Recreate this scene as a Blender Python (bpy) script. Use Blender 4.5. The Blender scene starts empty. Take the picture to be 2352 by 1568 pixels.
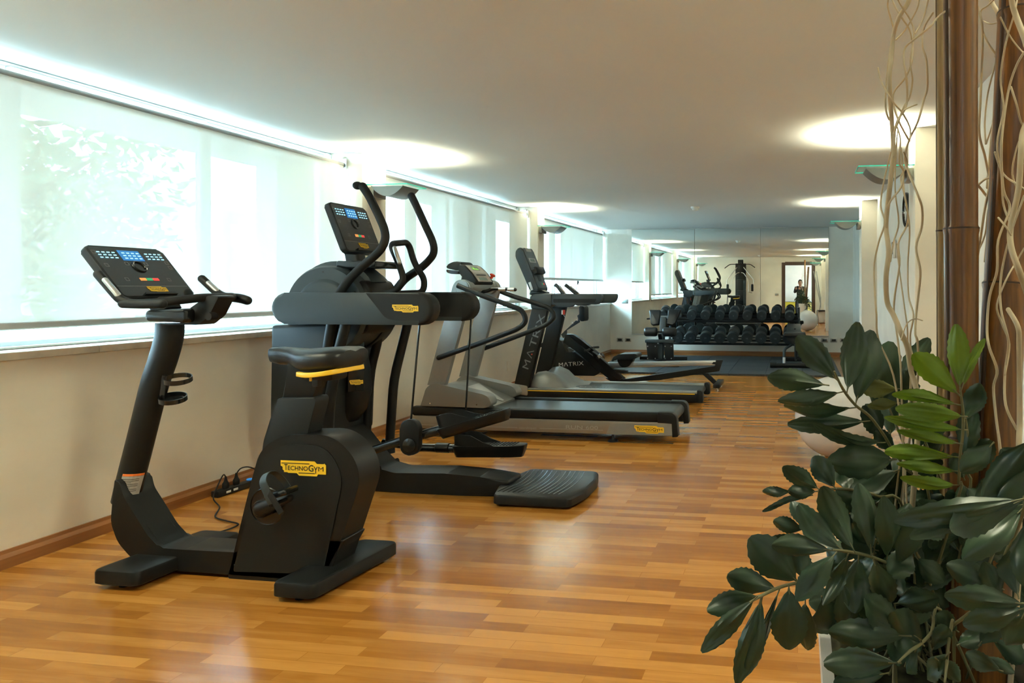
import bpy, bmesh, math, random
from mathutils import Vector, Matrix, noise
from math import sin, cos, tan, atan, atan2, pi, sqrt, radians as R
S = bpy.context.scene
COL = S.collection
random.seed(7)

# ------------------------------------------------------------ camera
F, PX, PY, EYE = 1700.0, 1566.0, 660.0, 1.32          # focal length and principal point in pixels, eye height
TH = atan(266 / F)
cam = bpy.data.cameras.new('camera'); camo = bpy.data.objects.new('camera', cam); COL.objects.link(camo)
cam.sensor_width = 36; cam.lens = 36 * F / 2352
cam.shift_x = (1176 - PX) / 2352; cam.shift_y = (PY - 784) / 2352
cam.clip_start = 0.02; cam.clip_end = 300
camo.location = (0, 0, EYE); camo.rotation_euler = (pi / 2, 0, TH)
S.camera = camo

# ------------------------------------------------------------ world, sun, exposure
W = bpy.data.worlds.new('world'); S.world = W; W.use_nodes = True
bg = W.node_tree.nodes['Background']
bg.inputs[0].default_value = (0.50, 0.79, 1.0, 1); bg.inputs[1].default_value = 14.0
sun = bpy.data.lights.new('sun', 'SUN'); sun.energy = 6; sun.angle = 0.01; sun.color = (1, .95, .88)
suno = bpy.data.objects.new('sun', sun); COL.objects.link(suno); suno.rotation_euler = (R(12), R(48), R(8))
S.view_settings.view_transform = 'Standard'; S.view_settings.look = 'None'
S.view_settings.gamma = 1; S.view_settings.use_curve_mapping = False
S.view_settings.exposure = 1.94
S.cycles.max_bounces = 8; S.cycles.diffuse_bounces = 6; S.cycles.glossy_bounces = 4
S.cycles.transmission_bounces = 6; S.cycles.transparent_max_bounces = 12
S.cycles.sample_clamp_indirect = 3; S.cycles.use_guiding = True; S.cycles.use_adaptive_sampling = False; S.cycles.caustics_reflective = False; S.cycles.caustics_refractive = False
S.cycles.use_denoising = True

# ------------------------------------------------------------ materials
M = {}
def mat(name, col, rough=0.5, metal=0.0, spec=0.5, noise_s=0, noise_a=0.0, bump=0.0, bump_s=200, emit=None, es=1.0, coat=0, col2=None, stretch=None):
    m = bpy.data.materials.new(name); m.use_nodes = True; nt = m.node_tree; b = nt.nodes['Principled BSDF']
    b.inputs['Base Color'].default_value = (*col, 1); b.inputs['Roughness'].default_value = rough
    b.inputs['Metallic'].default_value = metal; b.inputs['Specular IOR Level'].default_value = spec
    b.inputs['Coat Weight'].default_value = coat
    if emit: b.inputs['Emission Color'].default_value = (*emit, 1); b.inputs['Emission Strength'].default_value = es
    tc = nt.nodes.new('ShaderNodeTexCoord'); mp = nt.nodes.new('ShaderNodeMapping')
    nt.links.new(tc.outputs['Object'], mp.inputs[0])
    if stretch: mp.inputs['Scale'].default_value = stretch
    if noise_s:
        n = nt.nodes.new('ShaderNodeTexNoise'); n.inputs['Scale'].default_value = noise_s; n.inputs['Detail'].default_value = 6
        nt.links.new(mp.outputs[0], n.inputs['Vector'])
        cr = nt.nodes.new('ShaderNodeValToRGB')
        c2 = col2 or tuple(c * (1 - noise_a) for c in col)
        cr.color_ramp.elements[0].color = (*c2, 1); cr.color_ramp.elements[1].color = (*col, 1)
        cr.color_ramp.elements[0].position = .35; cr.color_ramp.elements[1].position = .65
        nt.links.new(n.outputs['Fac'], cr.inputs[0]); nt.links.new(cr.outputs[0], b.inputs['Base Color'])
    if bump:
        n2 = nt.nodes.new('ShaderNodeTexNoise'); n2.inputs['Scale'].default_value = bump_s; n2.inputs['Detail'].default_value = 3
        bp = nt.nodes.new('ShaderNodeBump'); bp.inputs['Strength'].default_value = bump; bp.inputs['Distance'].default_value = .002
        nt.links.new(mp.outputs[0], n2.inputs['Vector']); nt.links.new(n2.outputs['Fac'], bp.inputs['Height']); nt.links.new(bp.outputs[0], b.inputs['Normal'])
    M[name] = m; return m
mat('plaster', (.90, .84, .73), .6, noise_s=1.6, noise_a=.10, bump=.25, bump_s=30, stretch=(1, 1, 1.6))
mat('plaster_back', (.86, .83, .75), .55, noise_s=2.2, noise_a=.09, bump=.25, bump_s=40)
mat('ceiling_paint', (.72, .72, .705), .75, noise_s=.7, noise_a=.03)
mat('white_paint', (.85, .86, .86), .4)
mat('frame_white', (.82, .85, .86), .3)
mat('marble', (.62, .53, .42), .3, noise_s=9, noise_a=.25, bump=.05)
mat('skirting', (.36, .15, .05), .35, noise_s=6, noise_a=.25, stretch=(.3, .3, 6))
mat('walnut', (.06, .03, .018), .4, noise_s=12, noise_a=.4, stretch=(4, 4, .4))
mat('black', (.0075, .0077, .008), .42, spec=.30, bump=.12, bump_s=900)
mat('black_side', (.009, .0105, .0115), .5, spec=.30, bump=.15, bump_s=900)
mat('black_gloss', (.012, .013, .014), .18)
mat('head_rubber', (.017, .021, .023), .5, bump=.2, bump_s=300)
mat('rubber', (.0075, .0077, .008), .62, spec=.30, bump=.3, bump_s=500)
mat('leather', (.011, .0118, .013), .38, spec=.4, bump=.25, bump_s=260)
mat('slate', (.026, .036, .041), .45, spec=.4, bump=.1, bump_s=700)
mat('grey_metal', (.33, .35, .35), .38, metal=.55, noise_s=40, noise_a=.04)
mat('grey_warm', (.30, .27, .23), .4, metal=.45)
mat('alu', (.72, .73, .74), .28, metal=.9)
mat('chrome', (.85, .86, .87), .1, metal=1)
mat('yellow', (.95, .58, .03), .4)
mat('ink', (.01, .01, .01), .5)
mat('white_print', (.8, .8, .8), .5)
mat('moss', (.05, .05, .02), .9, noise_s=60, noise_a=.6)
mat('dim_print', (.16, .17, .18), .5)
mat('grey_print', (.42, .41, .39), .5)
mat('red', (.7, .06, .03), .35)
mat('red_btn', (.6, .03, .03), .35, emit=(.9, .08, .06), es=.15)
mat('green_btn', (.03, .3, .12), .35, emit=(.05, .5, .2), es=.14)
mat('orange_btn', (.8, .25, .05), .35, emit=(1, .3, .08), es=.22)
mat('led', (.2, .6, .9), .3, emit=(.35, .8, 1), es=.42)
mat('led_screen', (.02, .12, .35), .25, emit=(.03, .2, .5), es=.2)
mat('lcd', (.22, .3, .26), .25)
mat('lcd_green', (.3, .7, .1), .3, emit=(.35, .9, .1), es=.15)
mat('rubber_tile', (.030, .036, .041), .55, noise_s=60, noise_a=.15, bump=.5, bump_s=300)
mat('plastic_white', (.8, .8, .78), .35)
mat('ball_grey', (.62, .62, .63), .25, coat=.3, noise_s=3, noise_a=.03)
mat('sticker_grey', (.45, .43, .4), .4)
mat('sticker_orange', (.85, .2, .04), .4)
mat('pot_white', (.78, .77, .76), .22, coat=.3)
mat('steel_plate', (.42, .40, .37), .3, metal=.9)
mat('dark_plate', (.02, .022, .025), .2)
mat('skin', (.55, .33, .24), .5)
mat('cloth_dark', (.03, .032, .045), .8, bump=.3, bump_s=120)
mat('hair', (.03, .02, .015), .6)
mat('tan_pad', (.16, .09, .06), .45)

# ------------------------------------------------------------ mesh collector
class MB:
    def __init__(s): s.bm = bmesh.new(); s.mi = 0
    def merge(s, t, mtx=None):
        for f in t.faces: f.material_index = s.mi
        me = bpy.data.meshes.new('tmp'); t.to_mesh(me); t.free()
        if mtx is not None: me.transform(mtx)
        s.bm.from_mesh(me); bpy.data.meshes.remove(me); return s
    def verts_faces(s, vs, fs, mtx=None):
        t = bmesh.new(); bv = [t.verts.new(v) for v in vs]
        for f in fs:
            try: t.faces.new([bv[i] for i in f])
            except ValueError: pass
        return s.merge(t, mtx)
    def box(s, c, d, bevel=0, rot=None, seg=2, taper=None):
        t = bmesh.new(); bmesh.ops.create_cube(t, size=1)
        for v in t.verts:
            k = 1
            if taper and v.co.z > 0: k = taper
            v.co = Vector((v.co.x * d[0] * k, v.co.y * d[1] * k, v.co.z * d[2]))
        if bevel: bmesh.ops.bevel(t, geom=list(t.edges), offset=min(bevel, min(d) * .48), segments=seg, profile=.5, affect='EDGES')
        m = Matrix.Translation(Vector(c))
        if rot is not None: m = m @ (rot if isinstance(rot, Matrix) else Matrix.Rotation(rot[1], 4, rot[0]))
        return s.merge(t, m)
    def prism(s, pts, d0, d1, bevel=0, seg=2, mtx=None, both=True, vert_bevel=False):
        """outline pts (a,b) in the XZ plane, pulled along Y from d0 to d1"""
        a = sum(pts[i][0] * pts[(i + 1) % len(pts)][1] - pts[(i + 1) % len(pts)][0] * pts[i][1] for i in range(len(pts)))
        if a < 0: pts = pts[::-1]
        t = bmesh.new(); n = len(pts)
        A = [t.verts.new((p[0], d0, p[1])) for p in pts]; B = [t.verts.new((p[0], d1, p[1])) for p in pts]
        fa = t.faces.new(A); fb = t.faces.new(B[::-1])
        for i in range(n): t.faces.new((A[i], B[i], B[(i + 1) % n], A[(i + 1) % n]))
        if bevel:
            e = list(fa.edges) + (list(fb.edges) if both else [])
            bmesh.ops.bevel(t, geom=e, offset=bevel, segments=seg, profile=.5, affect='EDGES', clamp_overlap=True)
        bmesh.ops.recalc_face_normals(t, faces=t.faces[:])
        return s.merge(t, mtx)
    def loft(s, rings, cap=True, closed=False):
        t = bmesh.new(); n = len(rings[0]); bv = [[t.verts.new(p) for p in r] for r in rings]
        m = len(rings)
        for i in range(m if closed else m - 1):
            a, b = bv[i], bv[(i + 1) % m]
            for j in range(n): t.faces.new((a[j], a[(j + 1) % n], b[(j + 1) % n], b[j]))
        if cap and not closed: t.faces.new(bv[0][::-1]); t.faces.new(bv[-1])
        bmesh.ops.recalc_face_normals(t, faces=t.faces[:])
        return s.merge(t)
    def tube(s, pts, r, n=12, smooth=0, round_ends=False, section=None, up=(0, 1, 0), closed=False, cap=True):
        """round (or section) tube along pts; r scalar or one per point"""
        pts = [Vector(p) for p in pts]; rs = list(r) if isinstance(r, (list, tuple)) else [r] * len(pts)
        if smooth: pts, rs = crom(pts, rs, smooth, closed)
        if round_ends:
            d0 = (pts[0] - pts[1]).normalized(); d1 = (pts[-1] - pts[-2]).normalized(); a, b = rs[0], rs[-1]; p0, p1 = pts[0], pts[-1]
            ext0 = [(p0 + d0 * a * sin(q), a * cos(q)) for q in (R(88), R(70), R(45), R(20))]
            ext1 = [(p1 + d1 * b * sin(q), b * cos(q)) for q in (R(20), R(45), R(70), R(88))]
            pts = [e[0] for e in ext0] + pts + [e[0] for e in ext1]; rs = [e[1] for e in ext0] + rs + [e[1] for e in ext1]
        sec = section or [(cos(2 * pi * k / n), sin(2 * pi * k / n)) for k in range(n)]
        m = len(pts); rings = []
        prevn = None
        for i in range(m):
            if closed: tg = pts[(i + 1) % m] - pts[i - 1]
            else: tg = pts[min(i + 1, m - 1)] - pts[max(i - 1, 0)]
            tg = tg.normalized() if tg.length > 1e-9 else Vector((0, 0, 1))
            if prevn is None:
                u = Vector(up)
                if abs(u.dot(tg)) > .97: u = Vector((1, 0, 0)) if abs(tg.x) < .9 else Vector((0, 0, 1))
                nn = (u - tg * u.dot(tg)).normalized()
            else:
                nn = prevn - tg * prevn.dot(tg); nn = nn.normalized() if nn.length > 1e-6 else prevn
            prevn = nn; bb = tg.cross(nn)
            rings.append([pts[i] + nn * (q[0] * rs[i]) + bb * (q[1] * rs[i]) for q in sec])
        return s.loft(rings, cap=cap, closed=closed)
    def lathe(s, prof, base=(0, 0, 0), axis='Z', n=24, mtx=None):
        """prof: (radius, height) list; axis Z unless mtx given"""
        rings = []
        for (r, h) in prof: rings.append([Vector((max(r, 1e-4) * cos(2 * pi * k / n), max(r, 1e-4) * sin(2 * pi * k / n), h)) for k in range(n)])
        if mtx is None:
            rot = {'Z': Matrix.Identity(4), 'Y': Matrix.Rotation(-pi / 2, 4, 'X'), 'X': Matrix.Rotation(pi / 2, 4, 'Y')}[axis]
            mtx = Matrix.Translation(Vector(base)) @ rot
        return s.loft([[mtx @ p for p in r] for r in rings])
    def ball(s, c, r, n=16, sc=(1, 1, 1), rot=None):
        t = bmesh.new(); bmesh.ops.create_uvsphere(t, u_segments=n, v_segments=max(6, n // 2 + 2), radius=1)
        m = Matrix.Translation(Vector(c)) @ (rot if rot is not None else Matrix.Identity(4)) @ Matrix.Diagonal((r * sc[0], r * sc[1], r * sc[2], 1))
        return s.merge(t, m)
    def build(s, name, m, parent=None, sharp=38, flat=False):
        me = bpy.data.meshes.new(name); s.bm.to_mesh(me); s.bm.free()
        for k in (m if isinstance(m, (list, tuple)) else [m]): me.materials.append(M[k] if isinstance(k, str) else k)
        if not flat:
            me.polygons.foreach_set('use_smooth', [True] * len(me.polygons)); me.set_sharp_from_angle(angle=R(sharp))
        o = bpy.data.objects.new(name, me); COL.objects.link(o)
        if parent is not None:
            w = Vector((0, 0, 0)); q = parent
            while q is not None: w += q.location; q = q.parent
            me.transform(Matrix.Translation(-w)); o.parent = parent
        return o
def crom(pts, rs, k, closed=False):
    n = len(pts); P = []; Q = []
    for i in range(n if closed else n - 1):
        g = (lambda j: pts[j % n]) if closed else (lambda j: pts[max(0, min(n - 1, j))])
        p0, p1, p2, p3 = g(i - 1), g(i), g(i + 1), g(i + 2); r0, r1 = rs[i], rs[(i + 1) % n]
        for j in range(k):
            t = j / k
            P.append(.5 * ((2 * p1) + (p2 - p0) * t + (2 * p0 - 5 * p1 + 4 * p2 - p3) * t * t + (3 * p1 - p0 - 3 * p2 + p3) * t ** 3)); Q.append(r0 + (r1 - r0) * t)
    if not closed: P.append(pts[-1]); Q.append(rs[-1])
    return P, Q
def rnd(pts, r, k=5):
    """round the corners of a closed 2-D outline; r scalar or one per corner"""
    n = len(pts); out = []
    for i in range(n):
        ri = r[i] if isinstance(r, (list, tuple)) else r
        p = Vector(pts[i]).to_2d(); a = Vector(pts[i - 1]).to_2d() - p; b = Vector(pts[(i + 1) % n]).to_2d() - p
        if ri <= 0 or a.length < 1e-6 or b.length < 1e-6: out.append(tuple(p)); continue
        d = min(ri, a.length * .48, b.length * .48); s0 = p + a.normalized() * d; s1 = p + b.normalized() * d
        w = max(.05, sin(a.angle(b) / 2))
        for j in range(k + 1):
            t = j / k; c0, c1, c2 = (1 - t) ** 2, w * 2 * t * (1 - t), t * t; q = (s0 * c0 + p * c1 + s1 * c2) / (c0 + c1 + c2); out.append((q.x, q.y))
    return out
def rfil(pts, r, k=5):
    """fillet the inner corners of an open 3-D path"""
    pts = [Vector(p) for p in pts]; out = [pts[0]]
    for i in range(1, len(pts) - 1):
        ri = r[i] if isinstance(r, (list, tuple)) else r
        p = pts[i]; a = pts[i - 1] - p; b = pts[i + 1] - p; d = min(ri, a.length * .49, b.length * .49)
        s0 = p + a.normalized() * d; s1 = p + b.normalized() * d
        for j in range(k + 1):
            t = j / k; out.append(s0 * (1 - t) ** 2 + p * 2 * t * (1 - t) + s1 * t * t)
    out.append(pts[-1]); return out
def stadium(x0, x1, zc, hz, n=11):
    return [(x1 - hz + hz * cos(a), zc + hz * sin(a)) for a in [-pi / 2 + pi * q / n for q in range(n + 1)]] + [(x0 + hz + hz * cos(a), zc + hz * sin(a)) for a in [pi / 2 + pi * q / n for q in range(n + 1)]]
def sq(w, h, r=.2, k=3):  # rounded rectangle section of half sizes w,h
    return rnd([(-w, -h), (w, -h), (w, h), (-w, h)], r, k)
def V(u, v, Y):
    """the point on the plane at depth Y that the photograph shows at pixel (u, v)"""
    a = (u - PX) / F; b = -(v - PY) / F
    d = (cos(TH) * a - sin(TH), sin(TH) * a + cos(TH), b); t = Y / d[1]
    return Vector((d[0] * t, Y, EYE + d[2] * t))
def V2(u, v, Y): p = V(u, v, Y); return (p.x, p.z)
def O2(Y, *uv): return [V2(a, b, Y) for a, b in uv]
def VX(u, v, X):
    a = (u - PX) / F; b = -(v - PY) / F
    d = (cos(TH) * a - sin(TH), sin(TH) * a + cos(TH), b); t = X / d[0]
    return Vector((X, d[1] * t, EYE + d[2] * t))

def thing(name, label, cat, loc=(0, 0, 0), group=None):
    o = bpy.data.objects.new(name, None); COL.objects.link(o); o.location = loc; o.empty_display_size = .1
    return tag(o, label, cat, group)
def tag(o, label=None, cat=None, group=None, kind=None):
    if label: o['label'] = label
    if cat: o['category'] = cat
    if group: o['group'] = group
    if kind: o['kind'] = kind
    return o
def struct(o): o['kind'] = 'structure'; return o
def dup(o, loc=None, rotz=None, label=None, parent=None):
    c = o.copy(); COL.objects.link(c)
    if parent is not None: c.parent = parent
    for ch in list(o.children): dup(ch, parent=c)
    if loc is not None: c.location = loc
    if rotz is not None: c.rotation_euler = (0, 0, rotz)
    if label: c['label'] = label
    return c
_tx = {}
def text_geo(s, size=1.0, bold=0.0, wide=1.0):
    k = (s, bold)
    if k not in _tx:
        c = bpy.data.curves.new('t', 'FONT'); c.body = s; c.size = 1; c.extrude = 0; c.offset = bold; c.align_x = 'LEFT'; c.resolution_u = 3
        o = bpy.data.objects.new('t', c); COL.objects.link(o); bpy.context.view_layer.update()
        me = o.evaluated_get(bpy.context.evaluated_depsgraph_get()).to_mesh()
        vs = [v.co.copy() for v in me.vertices]; fs = [list(p.vertices) for p in me.polygons]
        bpy.data.objects.remove(o); bpy.data.curves.remove(c)
        x0 = min(v.x for v in vs); x1 = max(v.x for v in vs); y0 = min(v.y for v in vs); y1 = max(v.y for v in vs)
        _tx[k] = ([Vector((v.x - x0, v.y - y0, 0)) for v in vs], fs, x1 - x0, y1 - y0)
    return _tx[k]
def put_text(mb, s, frame, x, y, h=None, w=None, bold=0.0, lift=0.0012):
    """text with its lower left corner at x,y of frame (columns: right, up, out), letter height h, total width w"""
    vs, fs, tw, th = text_geo(s, bold=bold); ky = h / th; kx = w / tw if w else ky
    mb.verts_faces([frame @ Vector((x + v.x * kx, y + v.y * ky, lift)) for v in vs], fs)
def frame(o, right, up):
    r = Vector(right).normalized(); u = Vector(up); u = (u - r * u.dot(r)).normalized(); n = r.cross(u)
    m = Matrix.Identity(4)
    for i, c in enumerate((r, u, n)):
        for j in range(3): m[j][i] = c[j]
    m.translation = Vector(o); return m
def plate2(mb, pts, fr, t=.001, lift=0):
    """thin flat plate with outline pts in frame fr"""
    n = len(pts)
    vs = [fr @ Vector((p[0], p[1], lift)) for p in pts] + [fr @ Vector((p[0], p[1], lift + t)) for p in pts]
    a = sum(pts[i][0] * pts[(i + 1) % n][1] - pts[(i + 1) % n][0] * pts[i][1] for i in range(n))
    fs = [list(range(n, 2 * n)), list(range(n))[::-1]] + [[i, (i + 1) % n, n + (i + 1) % n, n + i] for i in range(n)]
    if a < 0: fs = [f[::-1] for f in fs]
    mb.verts_faces(vs, fs)
def badge(parent, o, right, up, w, h=None):
    """yellow notched maker's plate with black lettering"""
    fr = frame(o, right, up); h = h or w * .31; mb = MB()
    X = lambda a: a * w
    Y = lambda b: b * h
    out = [(0, .98), (.0, .62), (.045, .55), (.045, .38), (.075, .30), (.075, .2), (.15, .2), (.17, .16), (.36, .16), (.41, 0), (.80, 0), (.825, .14), (1.0, .14), (1.0, .74), (.965, .86), (.945, .82), (.80, .82), (.75, .98)]
    plate2(mb, [(X(a), Y(b)) for a, b in out], fr, .0015)
    mb.mi = 1
    L = .0022
    for (s, x, y, hh, ww) in (('T', .085, .34, .40, .075), ('ECHNO', .165, .34, .30, .44), ('G', .62, .30, .44, .11), ('Y', .735, .18, .46, .09), ('M', .835, .34, .30, .115)):
        put_text(mb, s, fr, X(x), Y(y), Y(hh), X(ww), bold=0 if s == 'M' else .012, lift=L)
    plate2(mb, [(X(.02), Y(.78)), (X(.64), Y(.78)), (X(.64), Y(.83)), (X(.02), Y(.83))], fr, .0003, L)
    plate2(mb, [(X(.40), Y(.16)), (X(.76), Y(.16)), (X(.76), Y(.21)), (X(.40), Y(.21))], fr, .0003, L)
    return mb.build('badge', ['yellow', 'ink'], parent, flat=True)
# ------------------------------------------------------------ room dimensions
XL, XR, XC, YB, HC = -3.69, 1.036, .839, 14.37, 2.476     # left wall, right wall, right column faces, back wall, ceiling
XG = -4.02                                                # window plane
YR = .30                                                  # face of the wall with the door, just ahead of the camera
BAYS = [(YR, 1.50), (1.86, 5.85), (6.22, 10.19), (10.46, YB)]
# floor: strip parquet
m = mat('parquet', (.5, .3, .12), .27)
nt = m.node_tree; b = nt.nodes['Principled BSDF']
tc = nt.nodes.new('ShaderNodeTexCoord')
br = nt.nodes.new('ShaderNodeTexBrick'); br.offset = .37; br.offset_frequency = 2; br.squash = 1
br.inputs['Scale'].default_value = 1; br.inputs['Mortar Size'].default_value = .0012; br.inputs['Brick Width'].default_value = .52; br.inputs['Row Height'].default_value = .066
br.inputs['Color1'].default_value = (0, 0, 0, 1); br.inputs['Color2'].default_value = (1, 1, 1, 1); br.inputs['Mortar'].default_value = (.35, .35, .35, 1)
br.inputs['Bias'].default_value = 0; br.inputs['Mortar Smooth'].default_value = .3
nt.links.new(tc.outputs['Object'], br.inputs['Vector'])
mp = nt.nodes.new('ShaderNodeMapping'); mp.inputs['Scale'].default_value = (2.4, 20, 1); nt.links.new(tc.outputs['Object'], mp.inputs[0])
n1 = nt.nodes.new('ShaderNodeTexNoise'); n1.inputs['Scale'].default_value = 1.6; n1.inputs['Detail'].default_value = 4; n1.inputs['Distortion'].default_value = .6
# shift the grain from strip to strip
vm = nt.nodes.new('ShaderNodeVectorMath'); vm.operation = 'ADD'; nt.links.new(mp.outputs[0], vm.inputs[0])
vs = nt.nodes.new('ShaderNodeVectorMath'); vs.operation = 'SCALE'; vs.inputs[3].default_value = 37.0
nt.links.new(br.outputs['Color'], vs.inputs[0]); nt.links.new(vs.outputs[0], vm.inputs[1]); nt.links.new(vm.outputs[0], n1.inputs['Vector'])
mx = nt.nodes.new('ShaderNodeMath'); mx.operation = 'MULTIPLY_ADD'; mx.inputs[1].default_value = .62; mx.inputs[2].default_value = 0
nt.links.new(br.outputs['Color'], mx.inputs[0])
ad = nt.nodes.new('ShaderNodeMath'); ad.operation = 'MULTIPLY_ADD'; ad.inputs[1].default_value = .52; nt.links.new(n1.outputs['Fac'], ad.inputs[0]); nt.links.new(mx.outputs[0], ad.inputs[2])
cr = nt.nodes.new('ShaderNodeValToRGB'); e = cr.color_ramp.elements
e[0].position = .12; e[0].color = (.26, .09, .014, 1); e[1].position = .85; e[1].color = (.56, .25, .055, 1)
k = e.new(.45); k.color = (.38, .145, .022, 1)
nt.links.new(ad.outputs[0], cr.inputs[0])
mm = nt.nodes.new('ShaderNodeMix'); mm.data_type = 'RGBA'; mm.blend_type = 'MULTIPLY'; mm.inputs[0].default_value = 1
inv = nt.nodes.new('ShaderNodeMapRange'); inv.inputs[1].default_value = 0; inv.inputs[2].default_value = 1; inv.inputs[3].default_value = 1; inv.inputs[4].default_value = .86
nt.links.new(br.outputs['Fac'], inv.inputs[0]); nt.links.new(cr.outputs[0], mm.inputs[6]); nt.links.new(inv.outputs[0], mm.inputs[7]); nt.links.new(mm.outputs[2], b.inputs['Base Color'])
rr = nt.nodes.new('ShaderNodeMapRange'); rr.inputs[3].default_value = .15; rr.inputs[4].default_value = .19; nt.links.new(n1.outputs['Fac'], rr.inputs[0]); nt.links.new(rr.outputs[0], b.inputs['Roughness'])
MB().box(((XG + XR + .6) / 2 - .2, 5.2, -.05), (XR - XG + 2.4, 20.4, .1)).build('floor', 'parquet', flat=True); struct(bpy.data.objects['floor'])
struct(MB().box(((XG + XR + .6) / 2 - .2, 5.2, HC + .05), (XR - XG + 2.4, 20.4, .1)).build('ceiling', 'ceiling_paint', flat=True))

# left wall: low wall, pillars, outer wall with window openings
SZ = .975                                                  # underside of the sill slabs
w = MB()
mat('facade', (.80, .82, .76), .8)
w.box(((XL - 4.30) / 2, (YR + YB) / 2, SZ / 2), (XL + 4.30 - 0, YB - YR + .4, SZ))
w.build('wall_left', 'plaster', flat=True); struct(bpy.data.objects['wall_left'])
pil = [(1.50, 1.86), (5.85, 6.22), (10.19, 10.46)]
for i, (a, b_) in enumerate(pil):
    struct(MB().box(((XL - 4.12) / 2, (a + b_) / 2, (SZ + HC) / 2), (XL + 4.12, b_ - a, HC - SZ), .004).build('wall_left_pillar', 'plaster', flat=True))
# facade outside the windows: piers between the openings and a low parapet; tops cut low so sky brightens the strip over the blinds
OPEN = [(YR + .05, 1.42, .0), (1.95, VX(588, 400, -4.7).y, 0), (6.50, 9.0, 0), (10.60, 14.30, 0)]
ow = MB(); prev = YR - .2
for a, b_, _ in OPEN:
    if a - prev > .05: ow.box((-4.6, (prev + a) / 2, 1.13), (.2, a - prev, 2.60))
    prev = b_
ow.box((-4.6, (prev + YB + .2) / 2, 1.13), (.2, YB + .2 - prev, 2.60))
struct(ow.build('wall_left_outer', 'facade', flat=True))
# sills
for i, (a, b_) in enumerate(BAYS):
    s = MB(); y = a
    while y < b_ - .01:
        y2 = min(y + 1.55, b_); s.box(((XL + .022 - 4.0) / 2, (y + y2) / 2, SZ + .019), (XL + .022 + 4.0, y2 - y - .002, .038), .003); y = y2
    struct(s.build('trim_%d' % (i + 1), 'marble', flat=True))
# windows
mg = bpy.data.materials.new('glass'); mg.use_nodes = True; nt = mg.node_tree; nt.nodes.clear()
o_ = nt.nodes.new('ShaderNodeOutputMaterial'); mixn = nt.nodes.new('ShaderNodeMixShader'); tr = nt.nodes.new('ShaderNodeBsdfTransparent'); gl = nt.nodes.new('ShaderNodeBsdfGlossy')
tr.inputs[0].default_value = (.93, .97, .96, 1); gl.inputs['Roughness'].default_value = .02; mixn.inputs[0].default_value = .06
nt.links.new(tr.outputs[0], mixn.inputs[1]); nt.links.new(gl.outputs[0], mixn.inputs[2]); nt.links.new(mixn.outputs[0], o_.inputs[0]); M['glass'] = mg
def sash(y0, y1, z0, z1, x, parent, name='sash', fw=.055, handle=None):
    f = MB(); c = (y0 + y1) / 2; zc = (z0 + z1) / 2
    for yy in (y0 + fw / 2, y1 - fw / 2): f.box((x, yy, zc), (.05, fw, z1 - z0), .006)
    for zz, ww in ((z0 + .015, .03), (z1 - .012, .022)): f.box((x, c, zz), (.05, y1 - y0 - 2 * fw + .004, ww), .004)
    so = f.build(name, 'frame_white', parent, flat=True)
    MB().box((x, c, zc), (.006, y1 - y0 - 2 * fw + .01, z1 - z0 - 2 * fw + .01)).build('pane', 'glass', so, flat=True)
    return so
for i, (a, b_) in enumerate(BAYS):
    r_ = thing('window_%d' % (i + 1), 'x', 'x', (XG, (a + b_) / 2, SZ + .04)); del r_['label']; del r_['category']; struct(r_)
    a2, b2 = a + .005, b_ - .005; z0, z1 = SZ + .04, HC - .004
    f = MB()
    f.box((XG, (a2 + b2) / 2, z0 + .012), (.09, b2 - a2, .024), .004); f.box((XG, (a2 + b2) / 2, z1 - .008), (.06, b2 - a2, .014), .003)
    for yy in (a2 + .03, b2 - .03): f.box((XG, yy, (z0 + z1) / 2), (.09, .06, z1 - z0), .006)
    # inner track ledges along the whole bay
    f.box((XG + .09, (a + b_) / 2, z0 + .018), (.10, b_ - a - .01, .036), .004); f.box((XG + .15, (a + b_) / 2, z0 + .006), (.06, b_ - a - .01, .012), .003)
    f.build('window_frame', 'frame_white', r_, flat=True)
    n = 1 if b2 - a2 < 1.5 else 3 if i != 2 else 4
    st = (b2 - a2 - .12) / n
    for k in range(n):
        y0 = a2 + .06 + k * st; so = sash(y0 + .002, y0 + st - .002, z0 + .025, z1 - .016, XG + (.012 if k % 2 else -.012), r_)
        hb = MB()
        if i in (2, 3) and k > 1:
            hb.box((XG + .05, y0 + .03, z0 + (.14 if i == 2 else .42)), (.02, .035, .13), .006)
            hb.box((XG + .066, y0 + .03, z0 + (.14 if i == 2 else .42)), (.012, .016, .075), .004)
            hb.build('handle', 'black', so)

# blinds: woven screen cloth, part see-through, part glowing with the daylight behind it
mb_ = bpy.data.materials.new('screen_cloth'); mb_.use_nodes = True; nt = mb_.node_tree; nt.nodes.clear()
o_ = nt.nodes.new('ShaderNodeOutputMaterial'); mA = nt.nodes.new('ShaderNodeMixShader'); mB = nt.nodes.new('ShaderNodeMixShader')
tr = nt.nodes.new('ShaderNodeBsdfTransparent'); tl = nt.nodes.new('ShaderNodeBsdfTranslucent'); df = nt.nodes.new('ShaderNodeBsdfDiffuse')
tl.inputs[0].default_value = (1.0, .89, .76, 1); df.inputs[0].default_value = (.80, .80, .74, 1); tr.inputs[0].default_value = (1, 1, 1, 1)
tc = nt.nodes.new('ShaderNodeTexCoord'); mp = nt.nodes.new('ShaderNodeMapping'); mp.inputs['Scale'].default_value = (1, 9, .25)
nz = nt.nodes.new('ShaderNodeTexNoise'); nz.inputs['Scale'].default_value = 5; nz.inputs['Detail'].default_value = 4
nt.links.new(tc.outputs['Object'], mp.inputs[0]); nt.links.new(mp.outputs[0], nz.inputs['Vector'])
rg = nt.nodes.new('ShaderNodeMapRange'); rg.inputs[3].default_value = .945; rg.inputs[4].default_value = .965; nt.links.new(nz.outputs['Fac'], rg.inputs[0])
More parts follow.
